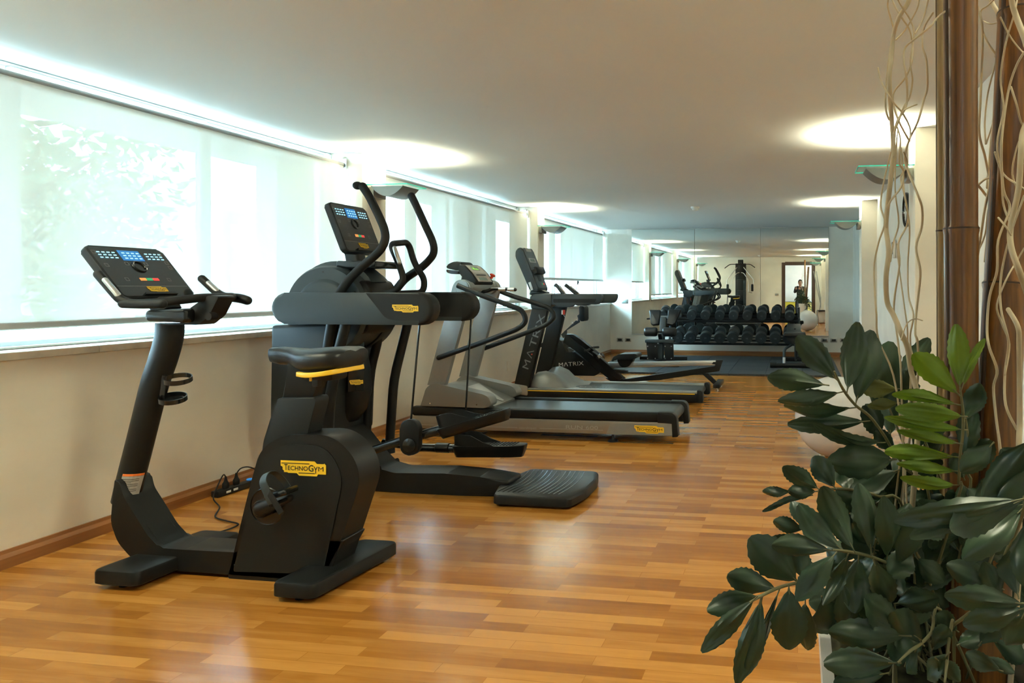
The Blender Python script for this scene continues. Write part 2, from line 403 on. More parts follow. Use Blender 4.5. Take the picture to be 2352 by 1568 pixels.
nt.links.new(rg.outputs[0], mB.inputs[0])                    # 1 - openness
mA.inputs[0].default_value = .945
nt.links.new(tl.outputs[0], mA.inputs[1]); nt.links.new(df.outputs[0], mA.inputs[2])
nt.links.new(tr.outputs[0], mB.inputs[1]); nt.links.new(mA.outputs[0], mB.inputs[2]); nt.links.new(mB.outputs[0], o_.inputs[0]); M['screen_cloth'] = mb_
XBL = -3.86
mat('roller_grey', (.30, .28, .26), .6)
def blind(a, b_, zb, label):
    t = thing('roller_blind', label, 'blind', (XBL, (a + b_) / 2, 2.37), 'roller blinds over the window bays')
    MB().tube([(XBL, a + .03, 2.365), (XBL, b_ - .045, 2.365)], .028, 14).build('roller_tube', 'roller_grey', t)
    n = 14; vs = []; fs = []
    for k in range(n + 1):
        z = 2.36 - (2.36 - zb) * k / n; x = XBL + .027 + .004 * sin(k * .5)
        vs += [(x, a + .035, z), (x, b_ - .05, z)]
        if k: q = 2 * k; fs.append((q - 2, q - 1, q + 1, q))
    MB().verts_faces(vs, fs).build('cloth', 'screen_cloth', t)
    MB().tube([(XBL + .03, a + .03, zb - .012), (XBL + .03, b_ - .048, zb - .012)], 1, section=sq(.012, .019, .008)).build('bottom_bar', 'alu_satin', t)
    for yy in (a + .018, b_ - .03):
        k = MB(); k.box((XBL + .005, yy, 2.375), (.075, .006, .10), .01); k.box((XBL - .01, yy, 2.43), (.05, .03, .02), .004); k.lathe([(.02, -.012), (.02, .012)], (XBL, yy, 2.365), 'Y', 16); k.build('bracket', 'alu', t)
    k = MB()
    for xx in (XBL + .06, XBL + .074): k.tube([(xx, b_ - .03, 2.36), (xx + .004, b_ - .03, 1.7), (xx, b_ - .03, 1.15)], .0022, 6)
    k.build('pull_chain', 'plastic_white', t)
    return t
mat('alu_satin', (.55, .54, .52), .4, metal=.6)
ZB1 = VX(0, 745, XBL + .03).z; ZB2 = VX(1200, 690, XBL + .03).z; ZB3 = VX(1330, 641, XBL + .03).z
print('blind bottoms', ZB1, ZB2, ZB3)
blind(*BAYS[0], ZB2, 'cream roller blind beside the door wall, seen only in the mirror')
blind(*BAYS[1], ZB1, 'cream roller blind over the nearest window, behind the exercise bike')
blind(*BAYS[2], ZB2, 'cream roller blind over the middle window, behind the silver treadmill')
blind(*BAYS[3], ZB3, 'cream roller blind half lowered over the farthest window')

# back wall, right wall, wall with the door
struct(MB().box(((XL + XR) / 2 - .2, YB + .1, HC / 2), (XR - XL + 1.4, .2, HC)).build('wall_back', 'plaster_back', flat=True))
rw = MB(); rw.box((XR + .15, (YB + YR) / 2, HC / 2), (.3, YB - YR + .4, HC)); struct(rw.build('wall_right', 'plaster_back', flat=True))
for a, b_ in ((1.45, 1.80), (5.55, 5.86), (10.08, 10.42)):
    struct(MB().box(((XC + XR + .1) / 2, (a + b_) / 2, HC / 2), (XR + .1 - XC, b_ - a, HC), .004).build('wall_right_column', 'plaster', flat=True))
DX0, DX1, DZ = -.48, .54, 2.17
rw = MB()
rw.box(((-4.3 + DX0) / 2, YR - .12, HC / 2), (DX0 + 4.3, .24, HC)); rw.box(((DX1 + 1.5) / 2, YR - .12, HC / 2), (1.5 - DX1, .24, HC)); rw.box(((DX0 + DX1) / 2, YR - .12, (DZ + HC) / 2), (DX1 - DX0, .24, HC - DZ))
struct(rw.build('wall_front', 'plaster_back', flat=True))
d = MB()
for x in (DX0 - .05, DX1 + .05): d.box((x, YR - .12, (DZ + .05) / 2), (.13, .28, DZ + .05 + .1), .006)
d.box(((DX0 + DX1) / 2, YR - .12, DZ + .06), (DX1 - DX0 - .02, .28, .13), .006)
struct(d.build('door_1', 'walnut', flat=True))
# baseboards
bbs = MB()
def bb(name, a, b_):
    (x0, y0), (x1, y1) = a, b_; L = sqrt((x1 - x0) ** 2 + (y1 - y0) ** 2)
    m_ = MB(); ang = atan2(y1 - y0, x1 - x0)
    pr = [(0, 0), (.022, 0), (.022, .05), (.012, .068), (.010, .085), (0, .085)]
    T = Matrix.Translation((x0, y0, 0)) @ Matrix.Rotation(ang, 4, 'Z')
    m_.loft([[T @ Vector((s_, -q[0], q[1])) for q in pr] for s_ in (0, L)])
    return struct(m_.build(name, 'skirting', flat=True))
bb('baseboard_left', (XL, YR), (XL, YB))
bb('baseboard_back', (XL, YB), (XR, YB))
for a, b_ in ((YR, 1.45), (1.80, 5.55), (5.86, 10.08), (10.42, YB)): bb('baseboard_right', (XR, b_), (XR, a))
for a, b_ in ((1.45, 1.80), (5.55, 5.86), (10.08, 10.42)):
    bb('baseboard_right', (XC, b_), (XC, a)); bb('baseboard_right', (XC, a), (XR, a))
bb('baseboard_front', (DX0 - .12, YR), (XL, YR)); bb('baseboard_front', (XR, YR), (DX1 + .12, YR))

# daylight portals just outside each window opening
for i, (a, b_) in enumerate(BAYS):
    L = bpy.data.lights.new('window_portal', 'AREA'); L.shape = 'RECTANGLE'; L.size = HC - SZ; L.size_y = b_ - a; L.cycles.is_portal = True
    o = bpy.data.objects.new('window_portal', L); COL.objects.link(o); o.location = (XG - .2, (a + b_) / 2, (SZ + HC) / 2); o.rotation_euler = (0, -pi / 2, 0)

# mirrors on the back wall
mmr = mat('mirror', (.90, .95, .93), .0, metal=1)
y0 = YB - .008
xs = [V(1451, 600, YB).x, V(1595.5, 600, YB).x, V(1746.5, 600, YB).x, V(1903.5, 600, YB).x]
for i in range(3):
    o = thing('wall_mirror', ('left panel of the wall mirror behind the dumbbell rack', 'middle panel of the wall mirror behind the dumbbell rack', 'right panel of the wall mirror behind the dumbbell rack')[i], 'mirror', ((xs[i] + xs[i + 1]) / 2, YB - .006, .40), 'mirror panels on the back wall')
    MB().box(((xs[i] + xs[i + 1]) / 2, YB - .008, (.40 + HC - .006) / 2), (xs[i + 1] - xs[i] - .006, .006, HC - .41), 0).build('mirror_glass', 'mirror', o, flat=True)
    k = MB(); k.box(((xs[i] + xs[i + 1]) / 2, YB - .010, .392), (xs[i + 1] - xs[i] - .002, .018, .016), .002)
    k.build('edge_strip', 'alu_satin', o, flat=True)

# wall lamps: curved metal trough under a sheet of glass
mt = bpy.data.materials.new('lamp_glass'); mt.use_nodes = True; nt = mt.node_tree; nt.nodes.clear()
o_ = nt.nodes.new('ShaderNodeOutputMaterial'); mixn = nt.nodes.new('ShaderNodeMixShader'); tr = nt.nodes.new('ShaderNodeBsdfTransparent'); gl = nt.nodes.new('ShaderNodeBsdfGlossy')
tr.inputs[0].default_value = (.90, .98, .96, 1); gl.inputs['Roughness'].default_value = .05; mixn.inputs[0].default_value = .10
nt.links.new(tr.outputs[0], mixn.inputs[1]); nt.links.new(gl.outputs[0], mixn.inputs[2]); nt.links.new(mixn.outputs[0], o_.inputs[0]); M['lamp_glass'] = mt
mat('glass_edge', (.06, .62, .52), .2, emit=(.05, .55, .45), es=.0)
mat('lamp_metal', (.23, .235, .23), .45, metal=.5)
mat('halogen', (1, .8, .5), .5, emit=(1, .62, .3), es=12)
def wall_lamp(x, y, sgn, label, z=2.205, watt=135):
    t = thing('wall_lamp', label, 'wall lamp', (x, y, z), 'glass topped wall lamps on the pillars')
    k = MB(); k.box((x + sgn * .025, y, z - .055), (.05, .20, .09), .006); k.build('wall_bracket', 'grey_warm', t)
    # trough: arc hanging below the glass, ends along Y
    pr = []
    a0, a1, dep = .045, .345, .085
    for q in range(17):
        s_ = q / 16; pr.append((a0 + (a1 - a0) * s_, -.012 - dep * (1 - (2 * s_ - 1) ** 2)))
    inn = [(p[0] + (.004 if i < 8 else -.004), p[1] + .005) for i, p in enumerate(pr)]
    sh = MB(); o1 = [(x + sgn * p[0], z + p[1]) for p in pr]; o2 = [(x + sgn * p[0], z + p[1]) for p in inn]
    hw = .135
    for yy0, yy1 in ((y - hw, y + hw),):
        rings = [[Vector((p[0], yy0, p[1])) for p in o1 + o2[::-1]], [Vector((p[0], yy1, p[1])) for p in o1 + o2[::-1]]]
        sh.loft(rings, cap=True)
    for yy in (y - hw, y + hw):
        sh.prism(o1, yy - .002, yy + .002)
    sh.build('shell', 'lamp_metal', t, sharp=30)
    g = MB(); gx0, gx1, gy = .005, .40, .165
    g.box((x + sgn * (gx0 + gx1) / 2, y, z), (gx1 - gx0 - .004, 2 * gy - .004, .006)); 
    g.mi = 1
    for yy in (y - gy, y + gy): g.box((x + sgn * (gx0 + gx1) / 2, yy, z), (gx1 - gx0, .004, .008))
    g.box((x + sgn * gx1, y, z), (.004, 2 * gy, .008))
    g.build('glass_plate', ['lamp_glass', 'glass_edge'], t, flat=True)
    MB().tube([(x + sgn * .19, y - .05, z - .07), (x + sgn * .19, y + .05, z - .07)], .006, 8, round_ends=True).build('bulb', 'halogen', t)
    L = bpy.data.lights.new('lamp_light', 'SPOT'); L.energy = watt; L.color = (1, .84, .64); L.shadow_soft_size = .055; L.spot_size = R(150); L.spot_blend = 1.0
    o = bpy.data.objects.new('lamp_light', L); COL.objects.link(o); o.location = (x + sgn * .19, y, z - .055); o.rotation_euler = (pi, 0, 0)
    return t
wall_lamp(XL, 6.04, 1, 'wall lamp with glass top on the left pillar behind the cross trainer')
wall_lamp(XL, 10.33, 1, 'smaller looking wall lamp on the farther left pillar, above the tall black treadmill')
wall_lamp(XL, 1.68, 1, 'wall lamp on the left pillar next to the door wall, seen only in the mirror', watt=250)
wall_lamp(XC, 5.70, -1, 'wall lamp with glass top behind the curly branches on the right column')
wall_lamp(XC, 10.25, -1, 'wall lamp on the farther right column, left of the curly branches')
wall_lamp(XC, 1.62, -1, 'wall lamp on the right column nearest the camera, seen only in the mirror', watt=250)
# smoke detectors
def detector(x, y, label):
    t = thing('smoke_detector', label, 'smoke detector', (x, y, HC), 'smoke detectors on the ceiling')
    MB().lathe([(.062, 0), (.062, -.02), (.055, -.028)], (x, y, HC)).build('base', 'plastic_white', t)
    MB().lathe([(.045, -.028), (.045, -.045), (.03, -.058), (.0, -.06)], (x, y, HC)).build('sensor_head', 'plastic_white', t)
detector(-1.45, 10.5, 'white smoke detector on the ceiling, centre of the picture')
detector(-1.35, 2.2, 'white smoke detector on the near ceiling, seen only in the mirror')
# switch and socket plates
def plate(c, ax, w, h, label, name='power_socket', cat='socket', grp='steel wall plates', body='steel_plate', ins='dark_plate', nmod=3):
    c = Vector(c); t = thing(name, label, cat, c, grp)
    d = (w, .012, h) if ax == 'Y' else (.012, w, h)
    MB().box(c, d, .004).build('cover', body, t)
    if ins:
        k = MB(); s_ = -.007 if ax == 'Y' else .007
        off = Vector((0, s_, 0)) if ax == 'Y' else Vector((s_, 0, 0))
        k.box(c + off, (w * .62, .004, h * .56) if ax == 'Y' else (.004, w * .62, h * .56), .002); k.build('insert', ins, t)
    return t
p = V(1435, 692, YB - .006); plate(p, 'Y', .125, .08, 'steel thermostat plate on the back wall left of the mirror', 'thermostat', 'thermostat', None, ins='lcd')
for u, v, l in ((1424, 780, 'left steel socket plate of the pair low on the back wall, left of the mirror'), (1443, 780, 'right steel socket plate of the pair low on the back wall, left of the mirror'),
                (1894, 781, 'steel socket plate low on the back wall just under the mirror corner'), (1915, 781, 'steel socket plate in the middle of three low on the back wall, right side'), (1937, 781, 'rightmost steel socket plate low on the back wall, half behind leaves')):
    plate(V(u, v, YB - .006), 'Y', .125, .08, l, grp='steel sockets low on the back wall')
pp = VX(1168, 840, XL + .006); plate(pp, 'X', .09, .13, 'blank cream cover plate low on the left wall behind the treadmills', 'cover_plate', 'cover plate', None, body='plaster', ins=None)
plate((-.78, YR + .006, 1.05), 'Y', .125, .08, 'steel switch plate beside the door, seen only in the mirror', 'light_switch', 'switch', None, ins='dark_plate')
# clock and thermostat on the right wall
cy, cz = VX(2080, 482, XR - .03).y, VX(2080, 482, XR - .03).z
t = thing('wall_clock', 'round wall clock with dark rim on the right wall behind the branches', 'clock', (XR, cy, cz))
mx_ = Matrix.Translation((XR - .001, cy, cz)) @ Matrix.Rotation(-pi / 2, 4, 'Y')
MB().lathe([(.155, 0), (.165, .015), (.165, .03), (.150, .04), (.143, .028), (.143, .01)], mtx=mx_, n=40).build('rim', 'black_gloss', t)
MB().lathe([(.145, .008), (.145, .020), (0, .0201)], mtx=mx_, n=40).build('dial', 'plastic_white', t)
k = MB(); k.box((XR - .026, cy + .03, cz + .02), (.003, .09, .008), rot=('X', .6)); k.box((XR - .028, cy - .02, cz + .045), (.003, .006, .12)); 
for q in range(12): k.box((XR - .024, cy + .12 * cos(q * pi / 6), cz + .12 * sin(q * pi / 6)), (.002, .007, .007))
k.build('hands', 'ink', t, flat=True)
pp = VX(2053, 572, XR - .02)
t = thing('wall_control', 'small dark framed wall control hanging below the clock', 'wall control', pp)
MB().box(pp, (.03, .09, .19), .008).build('body', 'plastic_white', t); MB().box(pp + Vector((-.016, 0, .01)), (.006, .07, .13), .003).build('face', 'black_gloss', t)

# lobby behind the door
lb = MB(); lb.box((0, -3.3, HC / 2), (6, .1, HC)); struct(lb.build('wall_lobby_end', 'plaster', flat=True))
for s_ in (-1, 1): struct(MB().box((s_ * 2.1 + .0, -1.6, HC / 2), (.1, 3.5, HC)).build('wall_lobby_side', 'plaster', flat=True))
L = bpy.data.lights.new('lobby_downlight', 'AREA'); L.size = .5; L.energy = 2.6; L.color = (1, .80, .58)
o = bpy.data.objects.new('lobby_downlight', L); COL.objects.link(o); o.location = (0.2, -2.3, HC - .03)
# ------------------------------------------------------------ upright exercise bike (profile in XZ, width along Y)
def console(root, p0, p1, ya, yb, th, bw, grid=True, tray=True):
    """fitness console: screen face from p0 (top, x,z) to p1 (bottom) seen from +X, spanning ya..yb along Y, th thick towards -X"""
    a = Vector((p0[0], 0, p0[1])); b = Vector((p1[0], 0, p1[1])); up = (a - b).normalized(); H_ = (a - b).length; W_ = yb - ya
    right = Vector((0, 1, 0)); n = right.cross(up)
    if n.x < 0: n = -n
    fr = Matrix.Identity(4)
    for i, c in enumerate((right, up, n)):
        for j in range(3): fr[j][i] = c[j]
    fr.translation = Vector((b.x, ya, b.z))
    k = MB(); t = MB()
    out = rnd([(0, 0), (W_, 0), (W_, H_), (0, H_)], W_ * .06, 5)
    m2 = fr @ Matrix(((1, 0, 0, 0), (0, 0, 1, 0), (0, 1, 0, 0), (0, 0, 0, 1)))
    k.prism(out, -th, 0, bevel=.008, seg=3, mtx=m2)
    k.build('console_housing', 'black_side', root)
    g = MB(); plate2(g, rnd([(W_ * .025, H_ * .03), (W_ * .975, H_ * .03), (W_ * .975, H_ * .975), (W_ * .025, H_ * .975)], W_ * .045, 4), fr, .0015)
    go = g.build('console_face', 'face_glass', root, flat=True)
    def rect(m_, x0, y0_, x1, y1, mm_, name, lift=.0022):
        q = MB(); plate2(q, [(W_ * x0, H_ * y0_), (W_ * x1, H_ * y0_), (W_ * x1, H_ * y1), (W_ * x0, H_ * y1)], fr, .0012, lift); return q.build(name, mm_, go, flat=True)
    rect(0, .36, .72, .64, .92, 'led_screen', 'display')
    # glowing number segments
    q = MB()
    for cx in (.19, .50, .80):
        for r_ in range(3):
            for c_ in range(4):
                x = cx - .10 + c_ * .062; y = .755 + r_ * .052
                plate2(q, [(W_ * x, H_ * y), (W_ * (x + .036), H_ * y), (W_ * (x + .036), H_ * (y + .018)), (W_ * x, H_ * (y + .018))], fr, .0006, .0036)
    q.build('display_digits', 'led', go, flat=True)
    for i, (mm_, nm) in enumerate((('orange_btn', 'pause_button'), ('green_btn', 'start_button'), ('red_btn', 'stop_button'))):
        rect(0, .385 + i * .085, .325, .465 + i * .085, .375, mm_, nm)
    # jog dial
    q = MB(); c = (W_ * .5, H_ * .60); R0 = W_ * .075
    q.tube([fr @ Vector((c[0] + R0 * cos(2 * pi * j / 28), c[1] + R0 * sin(2 * pi * j / 28), .004)) for j in range(28)], .005, 8, closed=True)
    q.build('dial', 'black_gloss', go)
    # outlined keys
    q = MB()
    for (x, y) in ((.06, .87), (.92, .87), (.10, .62), (.93, .70), (.93, .60), (.37, .66), (.62, .66), (.22, .35), (.78, .35)):
        s = W_ * .022; cx, cy = W_ * x, H_ * y
        for e_ in ((-s, -s, s, -s + .0008), (-s, s - .0008, s, s), (-s, -s, -s + .0008, s), (s - .0008, -s, s, s)):
            plate2(q, [(cx + e_[0], cy + e_[1]), (cx + e_[2], cy + e_[1]), (cx + e_[2], cy + e_[3]), (cx + e_[0], cy + e_[3])], fr, .0003, .0018)
    plate2(q, [(W_ * .03, H_ * .215), (W_ * .97, H_ * .215), (W_ * .97, H_ * .219), (W_ * .03, H_ * .219)], fr, .0003, .0018)
    q.build('key_outlines', 'grey_print', go, flat=True)
    q = MB(); plate2(q, [(W_ * .28, H_ * .035), (W_ * .72, H_ * .035), (W_ * .70, H_ * .075), (W_ * .30, H_ * .075)], fr, .012, .0018)
    q.build('rack_lip', 'black_gloss', go, flat=True)
    badge(root, fr @ Vector((W_ * .39, H_ * .09, .0035)), right, up, W_ * .25, W_ * .09)
    return fr
mat('face_glass', (.022, .027, .03), .16, spec=.8)

def bike():
    YC = 3.08
    t = thing('exercise_bike', 'black upright exercise bike nearest the camera, with saddle and tilted console', 'exercise bike', (-2.5, YC, 0))
    # base beam with the curved foot of the column
    Yn, Yf = 3.0, 3.17
    k = MB()
    pts = O2(Yn, (262, 1100), (258, 1150), (254, 1200), (270, 1245), (302, 1282), (345, 1300), (400, 1311), (470, 1315), (735, 1335), (790, 1240), (640, 1240), (540, 1268), (420, 1262), (366, 1258), (338, 1228), (306, 1176), (283, 1140), (276, 1110))
    k.prism(rnd(pts, [.01, .03, .03, .03, .03, .02, .02, .01, .01, .01, .02, .01, .02, .02, .02, .02, .02, .01], 3), Yn, Yf, bevel=.016, seg=3)
    k.build('base_frame', 'black', t)
    # raised inner cover of the base, following the curve
    k = MB(); pts = O2(3.02, (270, 1112), (285, 1122), (296, 1146), (318, 1181), (350, 1230), (378, 1256), (340, 1262), (300, 1200))
    k.prism(pts, 3.025, 3.145, bevel=.004); k.build('column_shroud', 'black_side', t)
    # column
    c = [(287, 1155), (300, 1100), (318, 1030), (338, 950), (356, 880), (376, 820), (388, 775), (390, 742)]
    r = [.062, .062, .062, .062, .063, .064, .064, .064]
    sec = [(.78 * cos(a) * (1 if abs(cos(a)) < .99 else 1), 1.0 * sin(a)) for a in [2 * pi * q / 20 for q in range(20)]]
    MB().tube([V(u, v, YC) for u, v in c], [x * 1.02 for x in r], smooth=4, section=sec).build('column', 'black', t)
    # warning label wrapped on the column
    k = MB(); cc = [V(u, v, YC) for u, v in ((302, 1118), (312, 1083))]
    def wrap(f0, f1, m_i):
        p0 = cc[0].lerp(cc[1], f0); p1 = cc[0].lerp(cc[1], f1); vs = []; n = 10
        for p in (p0, p1):
            for j in range(n + 1):
                a = R(-75 + 150 * j / n); vs.append(p + Vector((.0655 * sin(a), -.051 * cos(a) - .001, 0)))
        k.mi = m_i; k.verts_faces(vs, [(j, j + 1, n + 2 + j, n + 1 + j) for j in range(n)])
    wrap(-.35, .86, 0); wrap(.87, 1.02, 1)
    k.mi = 2
    for q in range(9):
        f = -.22 + q * .11; p = cc[0].lerp(cc[1], f); n = 8; w0 = -62; w1 = 58 if q % 3 else 30
        vs = [p + Vector((.0662 * sin(R(w0 + (w1 - w0) * j / n)), -.0517 * cos(R(w0 + (w1 - w0) * j / n)) - .001, dz)) for dz in (0, .0022) for j in range(n + 1)]
        k.verts_faces(vs, [(j, j + 1, n + 2 + j, n + 1 + j) for j in range(n)])
    k.build('warning_label', ['sticker_grey', 'sticker_orange', 'ink'], t, flat=True)['label'] = 'grey and orange warning sticker'
    # stabilisers
    def stab(name, x0, x1, ya, yb, skew, zt=.085):
        k = MB(); n = 6
        out = rnd([(x0, ya), (x1, ya), (x1 + skew, yb), (x0 + skew, yb)], .03, 4)
        k.loft([[Vector((x, y, z)) for x, y in o_] for o_, z in
                ((rnd([(x0 + .012, ya + .012), (x1 - .012, ya + .012), (x1 + skew - .012, yb - .012), (x0 + skew + .012, yb - .012)], .03, 4), .018), (out, .026), (out, zt - .014),
                 (rnd([(x0 + .004, ya + .004), (x1 - .004, ya + .004), (x1 + skew - .004, yb - .004), (x0 + skew + .004, yb - .004)], .03, 4), zt - .004),
                 (rnd([(x0 + .012, ya + .012), (x1 - .012, ya + .012), (x1 + skew - .012, yb - .012), (x0 + skew + .012, yb - .012)], .026, 4), zt))])
        s = k.build('stabiliser', 'black', t, sharp=30)
        for yy in (ya + .06, yb - .06):
            MB().lathe([(.025, 0), (.025, .010), (.014, .012), (.014, .03)], ((x0 + x1) / 2 + (skew if yy > YC else 0) * .9, yy, 0), n=14).build('levelling_foot', 'rubber', s)
    stab('f', -3.055, -2.83, 2.80, 3.36, .05)
    stab('r', -2.185, -1.985, 2.80, 3.36, .06)
    # drive housing
    Yn, Yf = 3.0, 3.165
    k = MB(); pts = O2(Yn, (522, 1330), (573, 1120), (598, 1030), (650, 999), (770, 998), (836, 1080), (748, 1350))
    hp = rnd(pts, [.01, .2, .10, .07, .09, .12, .02], 8)
    k.prism(hp, Yn, Yf, bevel=.030, seg=4); k.build('drive_housing', 'black', t)
    # flat side cover with a thin seam
    k = MB(); pts = O2(Yn - .001, (536, 1312), (584, 1120), (606, 1045), (648, 1021), (748, 1022), (790, 1090), (742, 1318))
    k.prism(rnd(pts, [.01, .15, .06, .05, .07, .10, .02], 8), Yn - .0035, Yn + .01, bevel=.002, seg=1); k.build('side_cover', 'black_side', t)
    k = MB(); p = [V(u, v, Yn - .004) for u, v in ((540, 1306), (580, 1130))]
    MB().lathe([(.004, 0), (.004, .003)], V(537, 1298, Yn - .006), 'Y', 10).build('screw', 'ink', t)
    # badge
    p = V(645, 1090, Yn - .005); q = V(749, 1090, Yn - .005)
    badge(t, p + Vector((0, 0, .0)), (1, 0, 0), (0, 0, 1), (q - p).x, .067)
    # crank and pedal
    cp = V(611, 1164, Yn - .012)
    MB().lathe([(.086, 0), (.082, -.004), (.076, 0.004), (.072, .004), (.0, .004)], (cp.x, Yn - .004, cp.z), 'Y', 32).build('crank_well', 'black_gloss', t)
    pe = V(664, 1137, 2.93); ce = Vector((cp.x, 2.96, cp.z)); pc = Vector((pe.x - .02, 2.955, pe.z - .02))
    k = MB(); k.lathe([(0.0, -.028), (.036, -.026), (.040, -.02), (.040, .02)], (ce.x, 2.975, ce.z), 'Y', 24)
    k.tube([ce + Vector((0, .01, 0)), pc + Vector((0, .01, 0))], [.034, .022], section=sq(1, .42, .3), up=(0, 1, 0)) if 0 else k.tube([ce, ce.lerp(pc, .5), pc], [.034, .026, .02], 14, round_ends=True)
    ck = k.build('crank', 'black', t)
    pd = MB(); rot = Matrix.Rotation(-.28, 4, 'Y')
    pcen = Vector((V(645, 1132, 2.88).x, 2.885, V(645, 1132, 2.88).z))
    pd.box(pcen, (.105, .095, .026), .010, rot=rot, seg=3)
    pd.tube([pc, Vector((pc.x, 2.84, pc.z))], .008, 8)
    po = pd.build('pedal', 'black_gloss', t)
    st = MB(); m_ = Matrix.Translation(pcen) @ rot; path = []
    for a in [(-.052, .012), (-.050, .06), (-.03, .088), (.0, .096), (.03, .085), (.045, .055), (.05, .012)]: path.append(m_ @ Vector((a[0] - .01, -.008, a[1])))
    # strap runs over the foot from side to side of the pedal
    path = [m_ @ Vector((-.01, -.058, -.03)), m_ @ Vector((-.015, -.062, .02)), m_ @ Vector((-.03, -.052, .07)), m_ @ Vector((-.035, -.015, .098)), m_ @ Vector((-.03, .025, .09)), m_ @ Vector((-.02, .05, .05)), m_ @ Vector((-.005, .052, .01))]
    st.tube(path, 1, smooth=4, section=[(-.0018, -.017), (.0018, -.017), (.0018, .017), (-.0018, .017)], up=(0, -1, .2))
    st.build('pedal_strap', 'slate', po)
    tl = MB(); tl.tube([m_ @ Vector((-.012, -.060, .03)), m_ @ Vector((.01, -.066, -.02)), m_ @ Vector((.032, -.07, -.075))], 1, smooth=3, section=[(-.0018, -.013), (.0018, -.013), (.0018, .013), (-.0018, .013)], up=(0, -1, 0)); tl.build('strap_tail', 'rubber', po)
    # far side pedal
    pd = MB(); fc = Vector((cp.x - .10, 3.27, cp.z + .06)); pd.box(fc, (.10, .09, .026), .01); pd.tube([Vector((cp.x, 3.20, cp.z)), Vector((cp.x - .09, 3.205, cp.z + .055))], .02, 10, round_ends=True); pd.build('pedal', 'black_gloss', t)
    # seat post sleeve, post and saddle
    k = MB(); pts = O2(3.03, (600, 1040), (606, 1010), (634, 920), (640, 914), (722, 912), (724, 922), (700, 1030))
    k.prism(rnd(pts, [.01, .01, .02, .01, .01, .01, .01], 3), 3.03, 3.13, bevel=.012, seg=3); k.build('seat_sleeve', 'black_side', t)
    k = MB(); pts = O2(3.045, (643, 940), (662, 858), (659, 830), (745, 838), (708, 940)); k.prism(pts, 3.045, 3.115, bevel=.006); k.build('seat_post', 'black', t)
    # saddle: cross sections along X
    sd = MB(); rings = []
    xs = [(-2.400, .020, -.006, .040, 0), (-2.388, .032, -.001, .058, 0), (-2.34, .040, .002, .068, 0), (-2.28, .050, -.002, .066, 0), (-2.235, .080, -.006, .076, 0), (-2.19, .108, -.004, .086, 0), (-2.12, .130, .000, .090, 0), (-2.05, .136, .004, .088, 0), (-2.0, .128, .004, .082, 0), (-1.975, .10, -.004, .060, 0)]
    zt = 1.048
    for (x, hw, dz, h, _) in xs:
        rg = []
        for j in range(24):
            a = 2 * pi * j / 24; cx, sx = cos(a), sin(a)
            yy = hw * (abs(cx) ** .7) * (1 if cx > 0 else -1); zz = (h / 2) * (abs(sx) ** .7) * (1 if sx > 0 else -1)
            if sx < 0: zz *= 1.45
            dip = .012 * math.exp(-(yy / .03) ** 2) * (1 if x > -2.25 else .3) * (1 if sx > 0 else 0)
            rg.append(Vector((x, YC + yy, zt + dz - h / 2 + zz - dip)))
        rings.append(rg)
    sd.loft(rings); so = sd.build('saddle', 'leather', t, sharp=60)
    # yellow under-rim
    k = MB(); ring = []
    path = [Vector((-2.20, YC - .085, .934)), Vector((-2.14, YC - .112, .933)), Vector((-2.07, YC - .122, .940)), Vector((-2.01, YC - .105, .950)), Vector((-1.99, YC, .954)), Vector((-2.01, YC + .105, .950)), Vector((-2.07, YC + .122, .940)), Vector((-2.20, YC + .085, .934))]
    k.tube(path, 1, smooth=3, section=sq(.011, .009, .004), up=(0, 0, 1)); k.build('saddle_rim', 'yellow', so)['label'] = 'yellow rim under the saddle'
    k = MB(); k.box((-2.13, YC, .925), (.16, .12, .045), .012); k.box((-2.14, YC - .04, .90), (.03, .03, .05), .004); k.build('saddle_clamp', 'black', so)
    MB().box((-2.135, YC - .09, .912), (.010, .006, .016)).build('height_pin', 'yellow', so)
    # head: tray, bracket, bars
    k = MB(); pts = O2(2.98, (331, 712), (427, 708), (427, 742), (331, 738)); k.prism(rnd(pts, .02, 4), 2.98, 3.18, bevel=.014, seg=3)
    k.build('phone_tray', 'black_gloss', t)
    k = MB(); pts = O2(3.03, (360, 746), (455, 746), (480, 725), (503, 680), (478, 678), (430, 712), (425, 740)); k.prism(rnd(pts, .012, 3), 3.03, 3.13, bevel=.012, seg=3)
    k.build('bar_bracket', 'black', t)
    MB().lathe([(.018, -.02), (.018, .02), (.008, .024)], V(486, 726, 3.02), 'Y', 16).build('tilt_knob', 'rubber', t)
    k = MB(); k.tube([V(385, 716, YC), V(372, 690, YC)], 1, section=sq(.05, .045, .02)); k.build('console_neck', 'black_side', t)
    N0, N1, C, F1, F0 = Vector((-3.062, 2.83, 1.388)), Vector((-2.926, 2.83, 1.252)), Vector((-2.715, YC, 1.278)), Vector((-2.90, 3.33, 1.262)), Vector((-3.00, 3.33, 1.375))
    N0 = V(226, 630, 2.83); N1 = V(283, 697, 2.83); C = V(486, 683, 3.08); F1 = V(508, 681, 3.33); F0 = V(464, 640, 3.33)
    bar = rfil([N0, N1, N1 + Vector((.10, .03, 0)), C + Vector((0, -.06, 0)), C + Vector((0, .06, 0)), F1 + Vector((.10, -.03, 0)), F1, F0], [0, .06, .05, .05, .05, .05, .06, 0], 6)
    bo = MB(); bo.tube(bar, .0195, 16, round_ends=True); bo = bo.build('handlebar', 'rubber', t)
    k = MB(); k.tube([N1 + Vector((.0, .0, 0)), N1 + Vector((.10, .0, -.002)), N1 + Vector((.20, -.005, 0))], .02, 14, smooth=3, round_ends=True); k.build('horn', 'rubber', bo)
    k = MB(); k.tube([F1, F1 + Vector((.10, 0, -.008)), V(568, 690, 3.33)], [.02, .023, .022], 14, smooth=3, round_ends=True)
    k.build('horn', 'rubber', bo)
